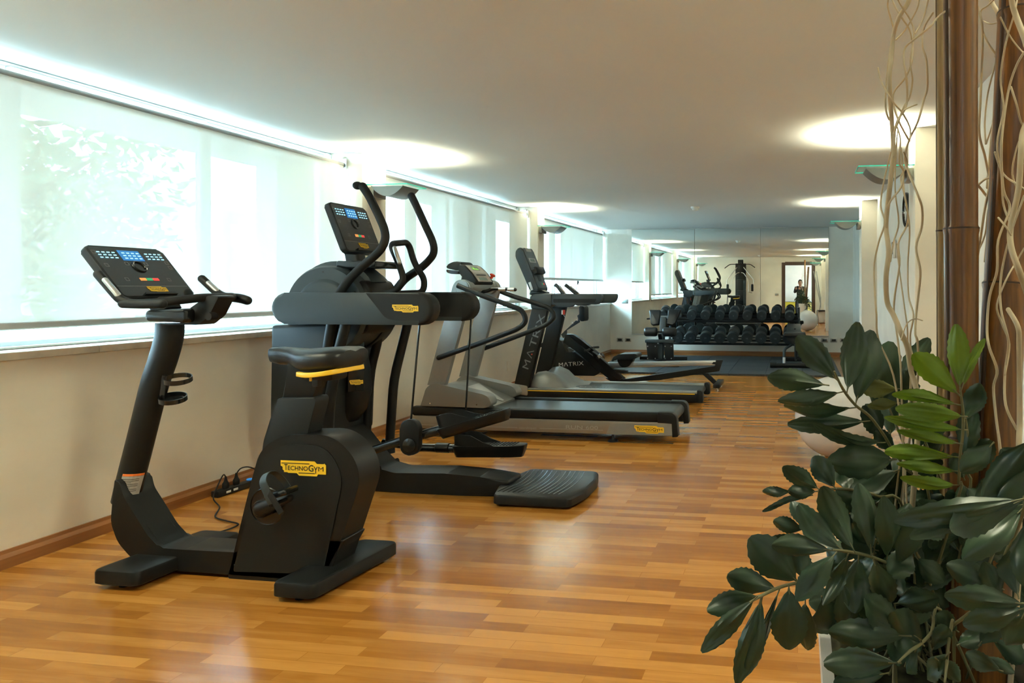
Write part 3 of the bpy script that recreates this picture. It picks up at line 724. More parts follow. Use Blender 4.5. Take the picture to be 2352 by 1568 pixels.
    for a, b_ in ((N0, N1), (F0, F1)):
        dr = (b_ - a).normalized(); side = Vector((dr.z, 0, -dr.x)); side = side if side.x > 0 else -side
        side = (side + Vector((0, -.55, 0))).normalized()
        k = MB(); k.tube([a + dr * .045 + side * .008, a + dr * .14 + side * .008], .0145, 12, round_ends=True); k.build('pulse_sensor', 'alu', bo)
    console(t, tuple(V(190, 562, 2.88).xz), tuple(V(283, 684, 2.88).xz), 2.88, 3.29, .035, 0)
    # bottle rings
    for (u, v, zz) in ((409, 868, 0), (397, 912, 1)):
        c = V(u, v + 3, YC - .03); k = MB(); n = 28; r0 = .056
        tilt = Matrix.Translation(c) @ Matrix.Rotation(R(13), 4, 'X') @ Matrix.Rotation(R(6), 4, 'Y')
        ri = [Vector((r0 * (1.0) , -.009, 0)), Vector((r0, .009, 0))]
        rings = []
        for j in range(n):
            a = 2 * pi * j / n
            rings.append([tilt @ Vector(((r0 + q[0]) * cos(a), (r0 + q[0]) * sin(a), q[1])) for q in ((-.002, -.010), (.002, -.010), (.002, .012), (-.002, .012))])
        k.loft(rings, closed=True)
        if zz: k.lathe([(.05, 0), (.05, .002), (.036, .002), (.036, 0)], mtx=tilt @ Matrix.Translation((0, 0, -.010)), n=24)
        k.build('bottle_ring', 'black_gloss', t)
    k = MB(); k.tube([V(380, 862, YC - .03), V(377, 890, YC - .03), V(372, 922, YC - .03)], 1, section=sq(.007, .016, .005)); k.build('ring_bracket', 'black_gloss', t)
bike()
def cord(name, label, pts, r=.004, plug=None, mm_='rubber', smooth=6):
    k = MB(); k.tube(pts, r, 8, smooth=smooth); o = k.build(name, mm_, None); tag(o, label, 'cable'); return o
# power strip by the skirting with two plugs and cords
a = V(498, 1130, 4.25); 
sx = -3.60; py = 4.30
t = thing('power_strip', 'black multi-socket power strip on the floor against the left skirting', 'power strip', (sx, py, 0))
dirv = Vector((.02, .30, 0)).normalized()
k = MB(); k.box((sx, py, .022), (.055, .34, .040), .006, rot=Matrix.Rotation(R(-4), 4, 'Z')); so = k.build('housing', 'black', t)
k = MB()
for q in (-.10, -.04): k.box((sx + .030, py + q, .024), (.004, .035, .014), .002, rot=Matrix.Rotation(R(-4), 4, 'Z'))
k.build('usb_ports', 'white_print', t); MB().box((sx, py + .12, .045), (.03, .03, .012), .003).build('rocker_switch', 'led_screen', t)
for i, (dy, tx) in enumerate(((-.09, 'left'), (.0, 'right'))):
    pt = thing('power_plug', 'black power plug, %s one of the two in the power strip' % tx, 'plug', (sx, py + dy, .042), 'plugs in the power strip')
    MB().lathe([(.018, 0), (.020, .012), (.020, .03), (.012, .045), (.008, .06), (.006, .075)], (sx, py + dy, .042), n=16).build('plug_body', 'rubber', pt)
z = .006
cord('cable', 'thin black power cable looping from the strip over the floor to the exercise bike',
     [(sx, py - .09, .11), (sx + .01, py - .12, .135), (sx + .03, py - .18, .10), (sx + .06, py - .26, .03), tuple(V(460, 1130, 3.95) * 0 + Vector((-3.42, 3.95, z))), (-3.30, 3.78, z), (-3.17, 3.72, z), (-3.07, 3.68, z), (-3.06, 3.58, z), (-3.11, 3.48, z), (-3.12, 3.36, .02), (-3.05, 3.22, .05)], .0042)
cord('cable', 'thin black power cable running from the strip along the skirting towards the cross trainer',
     [(sx, py, .11), (sx + .01, py + .03, .14), (sx + .02, py + .10, .13), (sx + .03, py + .22, .06), (sx + .05, py + .35, z), (sx + .08, py + .6, z), (-3.45, 5.1, z), (-3.3, 5.2, z)], .0042)
# ------------------------------------------------------------ cross trainer
def cross_trainer():
    t = thing('cross_trainer', 'black cross trainer with tall moving handles behind the exercise bike', 'cross trainer', (-2.4, 4.53, 0))
    YC = 4.53; An, Af = 4.24, 4.82
    # floor beam curving up into the body
    k = MB(); Yn, Yf = 4.42, 4.64
    pts = O2(Yn, (700, 1000), (740, 1110), (790, 1120), (850, 1126), (905, 1130), (1000, 1137), (1160, 1142), (1170, 1105), (1100, 1095), (1020, 1087), (905, 1086), (870, 1076), (845, 1050), (810, 1005), (782, 975), (740, 975))
    k.prism(rnd(pts, .02, 3), Yn, Yf, bevel=.022, seg=3); k.build('base_frame', 'black', t)
    # foot platform
    k = MB(); z0, z1 = .015, .075
    A = V(1133, 1165, 4.20); zt = .085
    n0 = (-1.805, 4.22); n1 = (-1.36, 4.215); f1 = (-1.315, 4.54); f1b = (-1.33, 4.86); f0 = (-1.79, 4.86)
    base = [(-1.81, 4.22), (-1.33, 4.22), (-1.285, 4.42), (-1.285, 4.66), (-1.33, 4.86), (-1.81, 4.86), (-1.86, 4.66), (-1.86, 4.42)]
    def ins(d): 
        cx, cy = -1.57, 4.54
        return [(x + (d if x < cx else -d), y + (d if y < cy else -d)) for x, y in base]
    k.loft([[Vector((x, y, z)) for x, y in rnd(ins(d), .03, 4)] for d, z in ((.012, .012), (.0, .02), (0, .062), (.006, .074), (.016, .080))])
    pf = k.build('platform', 'black', t, sharp=30)
    k = MB()
    for q in range(13):
        x = -1.80 + q * .032; bow = .02
        k.tube([Vector((x - .0, 4.27, .0805)), Vector((x + bow, 4.40, .0808)), Vector((x + bow * 1.4, 4.54, .0808)), Vector((x + bow, 4.68, .0808)), Vector((x, 4.81, .0805))], 1, smooth=3, section=[(-.001, -.0025), (.001, -.0025), (.001, .0025), (-.001, .0025)], up=(0, 0, 1))
    k.build('grip_ribs', 'black_gloss', pf); bpy.data.objects['grip_ribs']['kind'] = 'stuff'
    # body: slab behind, capsule cover facing the rider
    k = MB(); pts = O2(4.42, (655, 745), (655, 960), (668, 1010), (735, 1025), (790, 1000), (800, 740)); k.prism(rnd(pts, .02, 3), 4.285, 4.76, bevel=.03, seg=3); k.build('body_shell', 'black_side', t)
    k = MB()
    rings = []
    for (u, v, hx, hy) in ((790, 735, .06, .085), (800, 780, .09, .10), (806, 850, .11, .11), (806, 900, .115, .115), (800, 940, .10, .108), (792, 965, .075, .09), (785, 982, .04, .05)):
        c = V(u, v, YC); rings.append([c + Vector((hx * (abs(cos(a)) ** .6) * (1 if cos(a) > 0 else -1), hy * (abs(sin(a)) ** .6) * (1 if sin(a) > 0 else -1), 0)) for a in [2 * pi * j / 24 for j in range(24)]])
    k.loft(rings); k.build('front_cover', 'black', t, sharp=60)
    # narrow panel with badge facing the rider
    c = V(838, 870, YC); x = V(850, 880, 4.44).x + .004
    xf = V(806, 870, YC).x + .116
    cc = V(806, 860, YC); nv = Vector((.78, -.62, 0)).normalized(); rv = Vector((.62, .78, 0)).normalized(); pc = Vector((cc.x, YC, 0)) + Vector((.092, -.088, 0))
    k = MB(); k.box((pc.x, pc.y, V(820, 835, 4.45).z), (.014, .105, .36), .006, rot=Matrix.Rotation(atan2(nv.y, nv.x), 4, 'Z')); pn = k.build('logo_panel', 'black_gloss', t)
    badge(t, Vector((pc.x, pc.y, V(824, 883, 4.45).z)) + nv * .009 - rv * .043, rv, (0, 0, 1), .086, .034)
    # big wheel covers, one each side
    cw = V(748, 712, 4.34)
    for s_, yy in ((1, 4.36), (-1, 4.70)):
        mtx = Matrix.Translation((cw.x, yy, cw.z)) @ Matrix.Rotation(pi / 2 * s_, 4, 'X')
        k = MB(); k.lathe([(.285, -.10), (.285, .015), (.272, .035), (.20, .040), (.185, .055), (.175, .058), (.12, .060), (0, .062)], mtx=mtx, n=48); wh = k.build('wheel_cover', 'slate', t)
        k = MB()
        for a in (.5, 1.6, 2.7, 3.8, 5.2): k.lathe([(.006, 0), (.006, .003)], mtx=mtx @ Matrix.Translation((.245 * cos(a), .245 * sin(a), .037)), n=10)
        k.build('screws', 'ink', wh)
    k = MB(); k.lathe([(.275, -.16), (.275, .16)], (cw.x, 4.53, cw.z), 'Y', 40)
    pr = []
    for q in range(15):
        a = R(35 + 95 * q / 14); pr.append((cw.x + .318 * cos(a), cw.z + .318 * sin(a)))
    inn = [(cw.x + .26 * cos(R(35 + 95 * q / 14)), cw.z + .26 * sin(R(35 + 95 * q / 14))) for q in range(14, -1, -1)]
    k.prism(pr + inn, 4.44, 4.62, bevel=.008); k.build('wheel_guard', 'slate', t)
    # shrouds between body and arms
    k = MB(); pts = O2(4.45, (760, 690), (850, 640), (880, 690), (860, 760), (820, 780), (770, 770)); k.prism(rnd(pts, .03, 4), 4.36, 4.70, bevel=.02, seg=3); k.build('axle_housing', 'black', t)
    # the two long armrest shells
    for yy, (u0, u1) in ((An, (634, 1003)), (Af, None or (0, 0))):
        x0 = V(634, 708, An).x; x1 = V(1003, 708, An).x; zc = V(820, 708, An).z; hz = .098
        k = MB(); n = 26; rings = []
        L = x1 - x0
        pts = stadium(x0, x1, zc, hz)
        k.prism(pts, yy - .055, yy + .055, bevel=.026, seg=4)
        a = k.build('armrest_shell', 'slate', t, sharp=50)
        # dark rear inlay
        q = MB(); s_ = -1
        yo = yy - .0565
        pl = [(x0 + L * .60, zc + hz * .97), (x0 + L * .66, zc + .02), (x0 + L * .72, zc - hz * .60), (x0 + L * .78, zc - hz * .72), (x1 - .05, zc - hz * .72), (x1 - .018, zc), (x1 - .05, zc + hz * .9)]
        q.prism(rnd(pl, [.0, .03, .05, .05, .06, .06, .05], 4), yo - .0005, yy, bevel=0); q.build('shell_inlay', 'rubber', a)
        q = MB(); rr_ = [Vector((x1 - .085, yy, zc))]
        q.prism([(a_, b_) for a_, b_ in stadium(x1 - .5, x1 + .003, zc, hz + .003)[:12]], yy - .058, yy + .058, bevel=.026, seg=4); q.build('end_cap', 'rubber', a)
        if yy == An:
            p = V(901, 717, yy - .06); w_ = V(961, 717, yy - .06).x - p.x
            badge(t, p, (1, 0, 0), (0, 0, 1), w_, .048)
        # thin pull rod down to the pedal lever
    # pedal levers
    def pedal(Y, pts_t, hinge, heel, rod, lower):
        k = MB(); k.tube([V(u, v, Y) for u, v in pts_t], [.026, .028, .03], 14); l = k.build('pedal_lever', 'black_gloss', t)
        # foot tray: open shoe with raised front collar
        (u0, v0), (u1, v1) = hinge, heel
        A = V(u0, v0, Y); B = V(u1, v1, Y); d = (B - A); L = d.length; d.normalize(); up = Vector((-d.z, 0, d.x)); up = up if up.z > 0 else -up
        side = Vector((0, 1, 0)); rings = []; w_ = .075
        M_ = Matrix.Identity(4)
        for i, c in enumerate((d, side, up)):
            for j in range(3): M_[j][i] = c[j]
        M_.translation = A
        k = MB()
        out = rnd([(0, -w_), (L * .8, -w_ * .95), (L, -w_ * .6), (L, w_ * .6), (L * .8, w_ * .95), (0, w_)], [.04, .03, .02, .02, .03, .04], 5)
        sc = lambda f: [(x * (1 - (1 - f) * .15) + (1 - f) * .02, y * f) for x, y in out]
        k.loft([[M_ @ Vector((x, y, z)) for x, y in sc(f)] for f, z in ((.55, -.075 if lower else -.06), (.85, -.035), (1, -.004), (1, .006), (.95, .008))])
        # collar wall around the toe
        n = 18; ro = []; 
        for j in range(n + 1):
            a = R(90 + 180 * j / n); x = .085 + .085 * cos(a) * 1.0; y = (w_ - .003) * sin(a)
            ro.append((x, y, .085))
        ro = [(L * .62, w_ - .004, .004), (L * .45, w_ - .003, .035), (L * .28, w_ - .003, .078)] + ro + [(L * .28, -w_ + .003, .078), (L * .45, -w_ + .003, .035), (L * .62, -w_ + .004, .004)]
        rings = []
        for (x, y, h) in ro:
            cxy = Vector((L * .4 - x, -y)); cxy = cxy.normalized() * .007 if cxy.length else cxy
            rings.append([M_ @ Vector((x, y, 0)), M_ @ Vector((x, y, h)), M_ @ Vector((x + cxy.x, y + cxy.y, h)), M_ @ Vector((x + cxy.x, y + cxy.y, 0))])
        k.loft(rings)
        q = k.build('foot_pedal', 'black', t, sharp=50)
        g = MB()
        for c_ in range(6):
            for r_ in range(9):
                g.box(M_ @ Vector((L * .50 + r_ * L * .045, -.05 + c_ * .02, .010)), (.006, .012, .004), 0)
        g.build('tread_studs', 'rubber', q, flat=True); g_ = bpy.data.objects[q.children[0].name]; g_['kind'] = 'stuff'
        return l
    l = pedal(4.28, ((815, 1048), (940, 1006), (1030, 982)), (1012, 985), (1168, 940), None, False)
    k = MB(); yk = 4.235; pts = O2(yk, (922, 962), (966, 962), (966, 1044), (922, 1044)); k.prism(rnd([(a, b) for a, b in pts], .055, 8), yk - .022, yk + .022, bevel=.008, seg=3)
    kk = k.build('lever_joint', 'black', t); MB().lathe([(.045, 0), (.042, -.01), (.02, -.02), (0, -.022)], V(941, 1022, yk - .02), 'Y', 24).build('joint_cap', 'black_gloss', kk)
    MB().tube([V(964, 742, An), V(944, 965, 4.235)], .0065, 8).build('pull_rod', 'black_gloss', t)
    pedal(4.78, ((880, 1015), (960, 1027), (1050, 1030)), (1046, 1022), (1208, 1022), None, True)
    MB().tube([V(1082, 730, Af), V(1066, 1010, 4.80)], .0065, 8).build('pull_rod', 'black_gloss', t)
    MB().lathe([(.03, -.05), (.034, -.045), (.034, .045), (.03, .05)], mtx=Matrix.Translation(V(1018, 1028, 4.78)) @ Matrix.Rotation(pi / 2, 4, 'Y'), n=16).build('lever_collar', 'black', t)
    # swing arms (lower rods) and moving handles
    for i, (Y, pts_, r_) in enumerate(((4.245, ((795, 740), (780, 800), (768, 860), (757, 930), (753, 1010), (752, 1060)), .033), (4.25, ((762, 740), (752, 800), (745, 880), (740, 960), (738, 1040)), .03),
                                     (4.74, ((938, 735), (922, 800), (906, 870), (900, 940), (896, 1010), (897, 1040)), .031), (4.66, ((877, 730), (866, 790), (852, 850), (846, 920), (842, 990)), .03))):
        MB().tube([V(u, v, Y) for u, v in pts_], r_, 14, smooth=3).build('swing_rod', 'black', t)
    hn = [(781, 672), (800, 644), (832, 612), (868, 580), (883, 556), (884, 532), (873, 502), (850, 455), (833, 428)]
    m_ = MB(); m_.tube([V(u, v, 4.27) for u, v in hn], [.029, .028, .027, .026, .026, .0255, .0255, .0255, .026], 14, smooth=4, round_ends=True); h1 = m_.build('moving_handle', 'rubber', t)
    MB().ball(V(821, 426, 4.27), .030, 16, (1, 1, .85)).build('handle_tip', 'rubber', h1)
    hn = [(905, 672), (930, 641), (963, 618), (985, 598), (996, 580), (994, 556), (978, 520), (955, 470), (945, 450)]
    m_ = MB(); m_.tube([V(u, v, 4.81) for u, v in hn], [.029, .028, .027, .026, .026, .0255, .0255, .0255, .026], 14, smooth=4, round_ends=True); h1 = m_.build('moving_handle', 'rubber', t)
    # fixed handle loop
    Yn, Yf = 4.40, 4.66
    L_ = rfil([V(822, 676, Yn), V(905, 672, Yn), V(929, 645, Yn), V(918, 610, Yn), V(896, 560, Yn), V(938, 556, Yf), V(952, 606, Yf), V(976, 642, Yf), V(972, 672, Yf), V(905, 674, Yf)], [0, .08, .08, .08, .06, .06, .08, .08, .07, 0], 6)
    m_ = MB(); m_.tube(L_, .0205, 14, round_ends=True); lo = m_.build('fixed_handle', 'rubber', t)
    MB().tube([V(906, 570, Yn - .014), V(917, 602, Yn - .014)], .0145, 10, round_ends=True).build('pulse_sensor', 'alu', lo)
    # console on its neck, tray
    k = MB(); pts = O2(4.50, (797, 600), (887, 600), (887, 617), (797, 617)); k.prism(rnd(pts, .015, 4), 4.38, 4.68, bevel=.010, seg=3); k.build('phone_tray', 'black_gloss', t)
    k = MB(); k.tube([V(820, 645, YC), V(818, 600, YC), V(812, 570, YC)], 1, section=sq(.05, .05, .02)); k.build('console_neck', 'black', t)
    console(t, tuple(V(754, 463, 4.33).xz), tuple(V(797, 577, 4.33).xz), 4.33, 4.74, .04, 0)
cross_trainer()
# ------------------------------------------------------------ silver treadmill
def zo(ox, oy, s, *p): return [(ox + a / s, oy + b / s) for a, b in p]
z5 = lambda *p: zo(920, 560, 3.136, *p)
z6 = lambda *p: zo(1000, 560, 7.84, *p)
z7 = lambda *p: zo(1160, 550, 7.84, *p)
zl = lambda *p: zo(1180, 640, 6.273, *p)
zB = lambda *p: zo(1380, 740, 6.533, *p)
mat('belt', (.028, .03, .032), .36, bump=.25, bump_s=400)
def write(parent, s, o, right, up, h, w=None, m='white_print', name='lettering', bold=0.0, lift=.0012):
    k = MB(); put_text(k, s, frame(o, right, up), 0, 0, h, w, bold=bold, lift=lift); return k.build(name, m, parent, flat=True)
def strip(parent, pts, fr, m, name, t=.001, lift=.001):
    k = MB(); plate2(k, pts, fr, t, lift); return k.build(name, m, parent, flat=True)
def run_treadmill():
    Yn, Yf, YC = 6.15, 6.87, 6.51
    t = thing('treadmill', 'silver grey treadmill with long bent handrails, behind the cross trainer', 'treadmill', (-2.2, YC, 0))
    x0 = V(943, 960, Yn).x; x1 = V(1556, 975, Yn).x; zb, zm, zt = .062, .175, .258
    # side panels, near and far
    for s_, y in ((-1, Yn), (1, Yf)):
        ya, yb = (y, y + .05) if s_ < 0 else (y - .05, y)
        k = MB(); k.box(((x0 + x1) / 2 - .01, (ya + yb) / 2, (zb + zm) / 2 + .004), (x1 - x0 - .03, .05, zm - zb), .006); sp = k.build('side_panel', 'grey_warm', t)
        k = MB(); k.box(((x0 + x1) / 2 - .04, (ya + yb) / 2 - s_ * .012, (zm + zt) / 2 + .004), (x1 - x0 - .10, .075, zt - zm - .004), .016, seg=3); k.build('side_rail', 'black', t)
        k = MB(); pr = rnd([(x1 - .17, zm), (x1 - .17, zt + .006), (x1 - .012, zt + .006), (x1 + .006, zb), (x1 - .045, zb - .004), (x1 - .045, zm)], [.006, .004, .05, .01, .005, .005], 4)
        k.prism(pr, ya - .004 if s_ < 0 else yb - .095, ya + .095 if s_ < 0 else yb + .004, bevel=.008, seg=2); k.build('end_cap', 'black', t)
        if s_ < 0:
            fr = frame((0, Yn, 0), (1, 0, 0), (0, 0, 1))
            pl = [V2(1392, 997, Yn), V2(1402, 972, Yn), V2(1548, 973, Yn), V2(1549, 1000, Yn)]
            strip(sp, [(a, b) for a, b in pl], fr, 'grey_metal', 'logo_field')
            p = V(1457, 994, Yn - .002); badge(sp, p, (1, 0, 0), (0, 0, 1), V(1525, 994, Yn).x - p.x, .066)
            write(sp, 'RUN 600', V(1300, 984, Yn), (1, 0, 0), (0, 0, 1), .030, .285, 'sticker_grey', 'model_lettering')
            write(sp, 'naturalimpact', V(1193, 986, Yn), (1, 0, 0), (0, 0, 1), .026, .155, 'grey_print', 'model_lettering')
            a = V2(955, 976, Yn)[1] - .004
            strip(sp, [(x0 + .04, .098), (V(1188, 980, Yn).x, .098), (V(1188, 980, Yn).x, .102), (x0 + .04, .102)], fr, 'grey_print', 'pinstripe')
            strip(sp, [(V(1240, 980, Yn).x, .098), (V(1385, 980, Yn).x, .098), (V(1385, 980, Yn).x, .102), (V(1240, 980, Yn).x, .102)], fr, 'grey_print', 'pinstripe')
    k = MB(); k.box(((x0 + x1) / 2 - .05, YC, .11), (x1 - x0 - .16, .58, .09), .01); k.box((x0 + .20, YC, .17), (.36, .70, .13), .015); k.build('chassis', 'black', t)
    # belt with rounded return at the rear
    k = MB(); xa = x0 + .45; xb = x1 - .085; r = .052; zt_ = .246
    pr = [(xa, zt_ - 2 * r), (xb, zt_ - 2 * r)] + [(xb + r * sin(q), zt_ - r - r * cos(q)) for q in [pi * j / 12 for j in range(1, 12)]] + [(xb, zt_), (xa, zt_)]
    k.prism(pr, Yn + .115, Yf - .115); k.build('running_belt', 'belt', t)
    for yy in (Yn + .09, Yf - .09): MB().box((x1 - .10, yy, .15), (.10, .03, .14), .01).build('roller_bracket', 'black', t)
    # motor hood: two wings and a sunken centre with a brushed triangle
    wing = z5((140, 1168), (185, 1030), (240, 1003), (600, 1085), (645, 1112), (652, 1165), (605, 1182))
    wp = rnd(O2(Yn - .01, *wing), [.01, .09, .03, .03, .03, .02, .02], 5)
    for y in (Yn - .01, Yf - .13):
        k = MB(); k.prism(wp, y, y + .14, bevel=.012, seg=3); h = k.build('hood_wing', 'hood_grey', t)
        k = MB(); 
        if y < 6.3:
            for u, v in ((988, 926), (1095, 929)): k.lathe([(.007, 0), (.006, -.003)], V(u, v, Yn - .011), 'Y', 10)
            k.build('screws', 'chrome', h)
    xs_ = [p[0] for p in wp]; hx0, hx1 = min(xs_), max(xs_); zh = max(p[1] for p in wp)
    k = MB(); k.prism([(hx0 + .03, .2), (hx0 + .06, zh - .05), (hx0 + .20, zh - .035), (hx0 + .28, zh - .06), (hx1 - .02, .262), (hx1 - .02, .2)], Yn + .12, Yf - .12, bevel=.004); k.build('hood_centre', 'hood_grey', t)
    fr = frame((hx0 + .26, YC, zh - .058), (0, 1, 0), (hx0 + .20 - hx1, 0, zh - .06 - .262)); L = sqrt((hx1 - .02 - hx0 - .28) ** 2 + (zh - .06 - .262) ** 2)
    fr = frame((hx1 - .03, YC, .268), (0, 1, 0), (-(hx1 - .02 - hx0 - .28), 0, zh - .06 - .262))
    k = MB(); plate2(k, [(-.02, .01), (.02, .01), (.19, L - .03), (-.19, L - .03)], fr, .003, .001); k.build('hood_plate', 'alu_satin', t, flat=True)
    # uprights
    near = [(981, 884), (1022, 886), (1082, 662), (1076, 648), (1062, 640), (1046, 646), (1040, 656)]
    pr = rnd(O2(Yn + .02, *near), [0, 0, .03, .03, .05, .03, .03], 4)
    for y in (Yn + .02, Yf - .075):
        k = MB(); k.prism(pr, y, y + .055, bevel=.005); k.build('upright', 'grey_metal', t)
    cc = V(1062, 660, Yn + .02); k = MB(); k.lathe([(.060, .0), (.064, .006), (.064, .09), (.05, .10), (.05, .56), (.064, .57), (.064, .655), (.06, .66)], (cc.x, Yn + .012, cc.z), 'Y', 28); k.build('console_drum', 'grey_metal', t)
    # handrails
    for Y, pts in ((Yn + .01, [(1052, 656), (1100, 676), (1200, 712), (1210, 738), (1190, 755), (1100, 789), (1008, 821)]), (Yf - .01, [(1122, 656), (1165, 676), (1262, 706), (1276, 726), (1256, 746), (1180, 775), (1106, 802)])):
        P = [V(u, v, Y) for u, v in pts]
        k = MB(); k.tube([P[0] + Vector((0, .03 if Y < YC else -.03, .012))] + rfil(P, [0, .1, .09, .10, .1, .1, 0], 6), .0225, 16, round_ends=True); k.build('handrail', 'black_side', t)
    # console
    A = V(1063, 607, 6.34); B = V(1096, 648, 6.34); d = (B - A).normalized(); n = Vector((-d.z, 0, d.x)); n = n if n.z > 0 else -n
    L = (B - A).length
    k = MB(); m2 = frame(A, d, n)
    M2 = Matrix(((d.x, 0, n.x, A.x), (0, 1, 0, 0), (d.z, 0, n.z, A.z), (0, 0, 0, 1)))
    side = rnd([(-.03, -.02), (.02, .0), (L * .5, .012), (L, 0), (L + .01, -.05), (L - .03, -.085), (L * .4, -.075), (.02, -.075)], [.02, .02, .05, .01, .015, .03, .03, .03], 4)
    k.prism(side, 6.33, 6.71, bevel=.014, seg=3, mtx=M2); co = k.build('console_housing', 'black_side', t)
    fc = [M2 @ Vector((a, y, b)) for a, y, b in ((.01, 6.37, .003), (.01, 6.67, .003), (L * .5, 6.68, .0145), (L * .5, 6.36, .0145), (L - .005, 6.67, .0045), (L - .005, 6.37, .0045))]
    k = MB(); k.verts_faces([p + n * .001 for p in fc], [(0, 1, 2, 3), (3, 2, 4, 5)]); k.build('console_face', 'sticker_grey', co, flat=True)
    fr = frame(M2 @ Vector((L * .5, 6.36, .0165)), (0, 1, 0), M2 @ Vector((.01, 6.36, .005)) - M2 @ Vector((L * .5, 6.36, .0165)))
    strip(co, [(.07, .03), (.22, .03), (.22, .08), (.07, .08)], fr, 'lcd', 'display', .0015)
    k = MB()
    for q, h in enumerate((.030, .022, .034, .018, .012, .02, .014, .01)): plate2(k, [(.08 + q * .015, .034), (.092 + q * .015, .034), (.092 + q * .015, .034 + h), (.08 + q * .015, .034 + h)], fr, .0006, .003)
    k.build('display_graph', 'lcd_green', co, flat=True)
    fr = frame(M2 @ Vector((L - .005, 6.36, .006)), (0, 1, 0), M2 @ Vector((L * .5, 6.36, .016)) - M2 @ Vector((L - .005, 6.36, .006)))
    strip(co, [(.06, .012), (.23, .012), (.23, .045), (.06, .045)], fr, 'lcd', 'display', .0015)
    k = MB()
    for q in range(7): plate2(k, [(.05 + q * .03, .065), (.07 + q * .03, .065), (.07 + q * .03, .078), (.05 + q * .03, .078)], fr, .001, .002)
    k.build('key_row', 'ink', co, flat=True)
    # rear fans of the console
    k = MB(); P = z6((175, 418), (250, 350), (330, 320), (430, 315), (490, 365), (450, 440), (400, 480), (240, 450)); k.prism(rnd(O2(6.40, *P), .02, 3), 6.40, 6.64, bevel=.02, seg=3)
    k.build('console_hood', 'black_side', t); k = MB()
    P = z6((190, 460), (400, 490), (430, 500), (400, 545), (280, 540), (200, 510)); k.prism(rnd(O2(6.42, *P), .01, 3), 6.42, 6.62, bevel=.01); k.build('fan_vent', 'black_gloss', t)
    k = MB(); k.tube([V(1085, 640, YC), V(1080, 662, YC)], 1, section=sq(.06, .09, .03)); k.build('console_neck', 'black_side', t)
    k = MB(); p = M2 @ Vector((L * .80, 6.69, .012)); k.lathe([(.014, 0), (.014, .022), (.026, .026), (.027, .038), (.016, .044)], mtx=Matrix.Translation(p) @ Matrix.Rotation(.5, 4, 'Y'), n=18); k.build('emergency_stop', 'red', t)
    k = MB(); P = [V(u, v, YC) for u, v in ((1098, 672), (1120, 668), (1136, 663), (1183, 665))]; k.tube(P, .017, 14, smooth=4, round_ends=True); ho = k.build('front_handle', 'black_gloss', t)
    k = MB(); k.tube([V(1146, 664, YC), V(1162, 664, YC)], .0195, 14); k.tube([V(1167, 664.5, YC), V(1182, 665, YC)], .0195, 14); k.build('pulse_sensor', 'chrome', ho)
    # feet
    for (u, v, Y) in ((1408, 1018, Yn + .03), (1408, 1018, Yf - .05)):
        x = V(1408, 1010, Yn + .03).x; k = MB(); k.lathe([(.045, 0), (.043, .012), (.018, .02), (.012, .03), (.012, .085)], (x, Y, 0), n=20); k.build('levelling_foot', 'black', t)
    for Y in (Yn + .04, Yf - .04):
        MB().lathe([(.045, -.015), (.045, .015)], (x0 + .12, Y, .045), 'Y', 20).build('transport_wheel', 'rubber', t)
mat('hood_grey', (.24, .235, .22), .38, metal=.35)
run_treadmill()

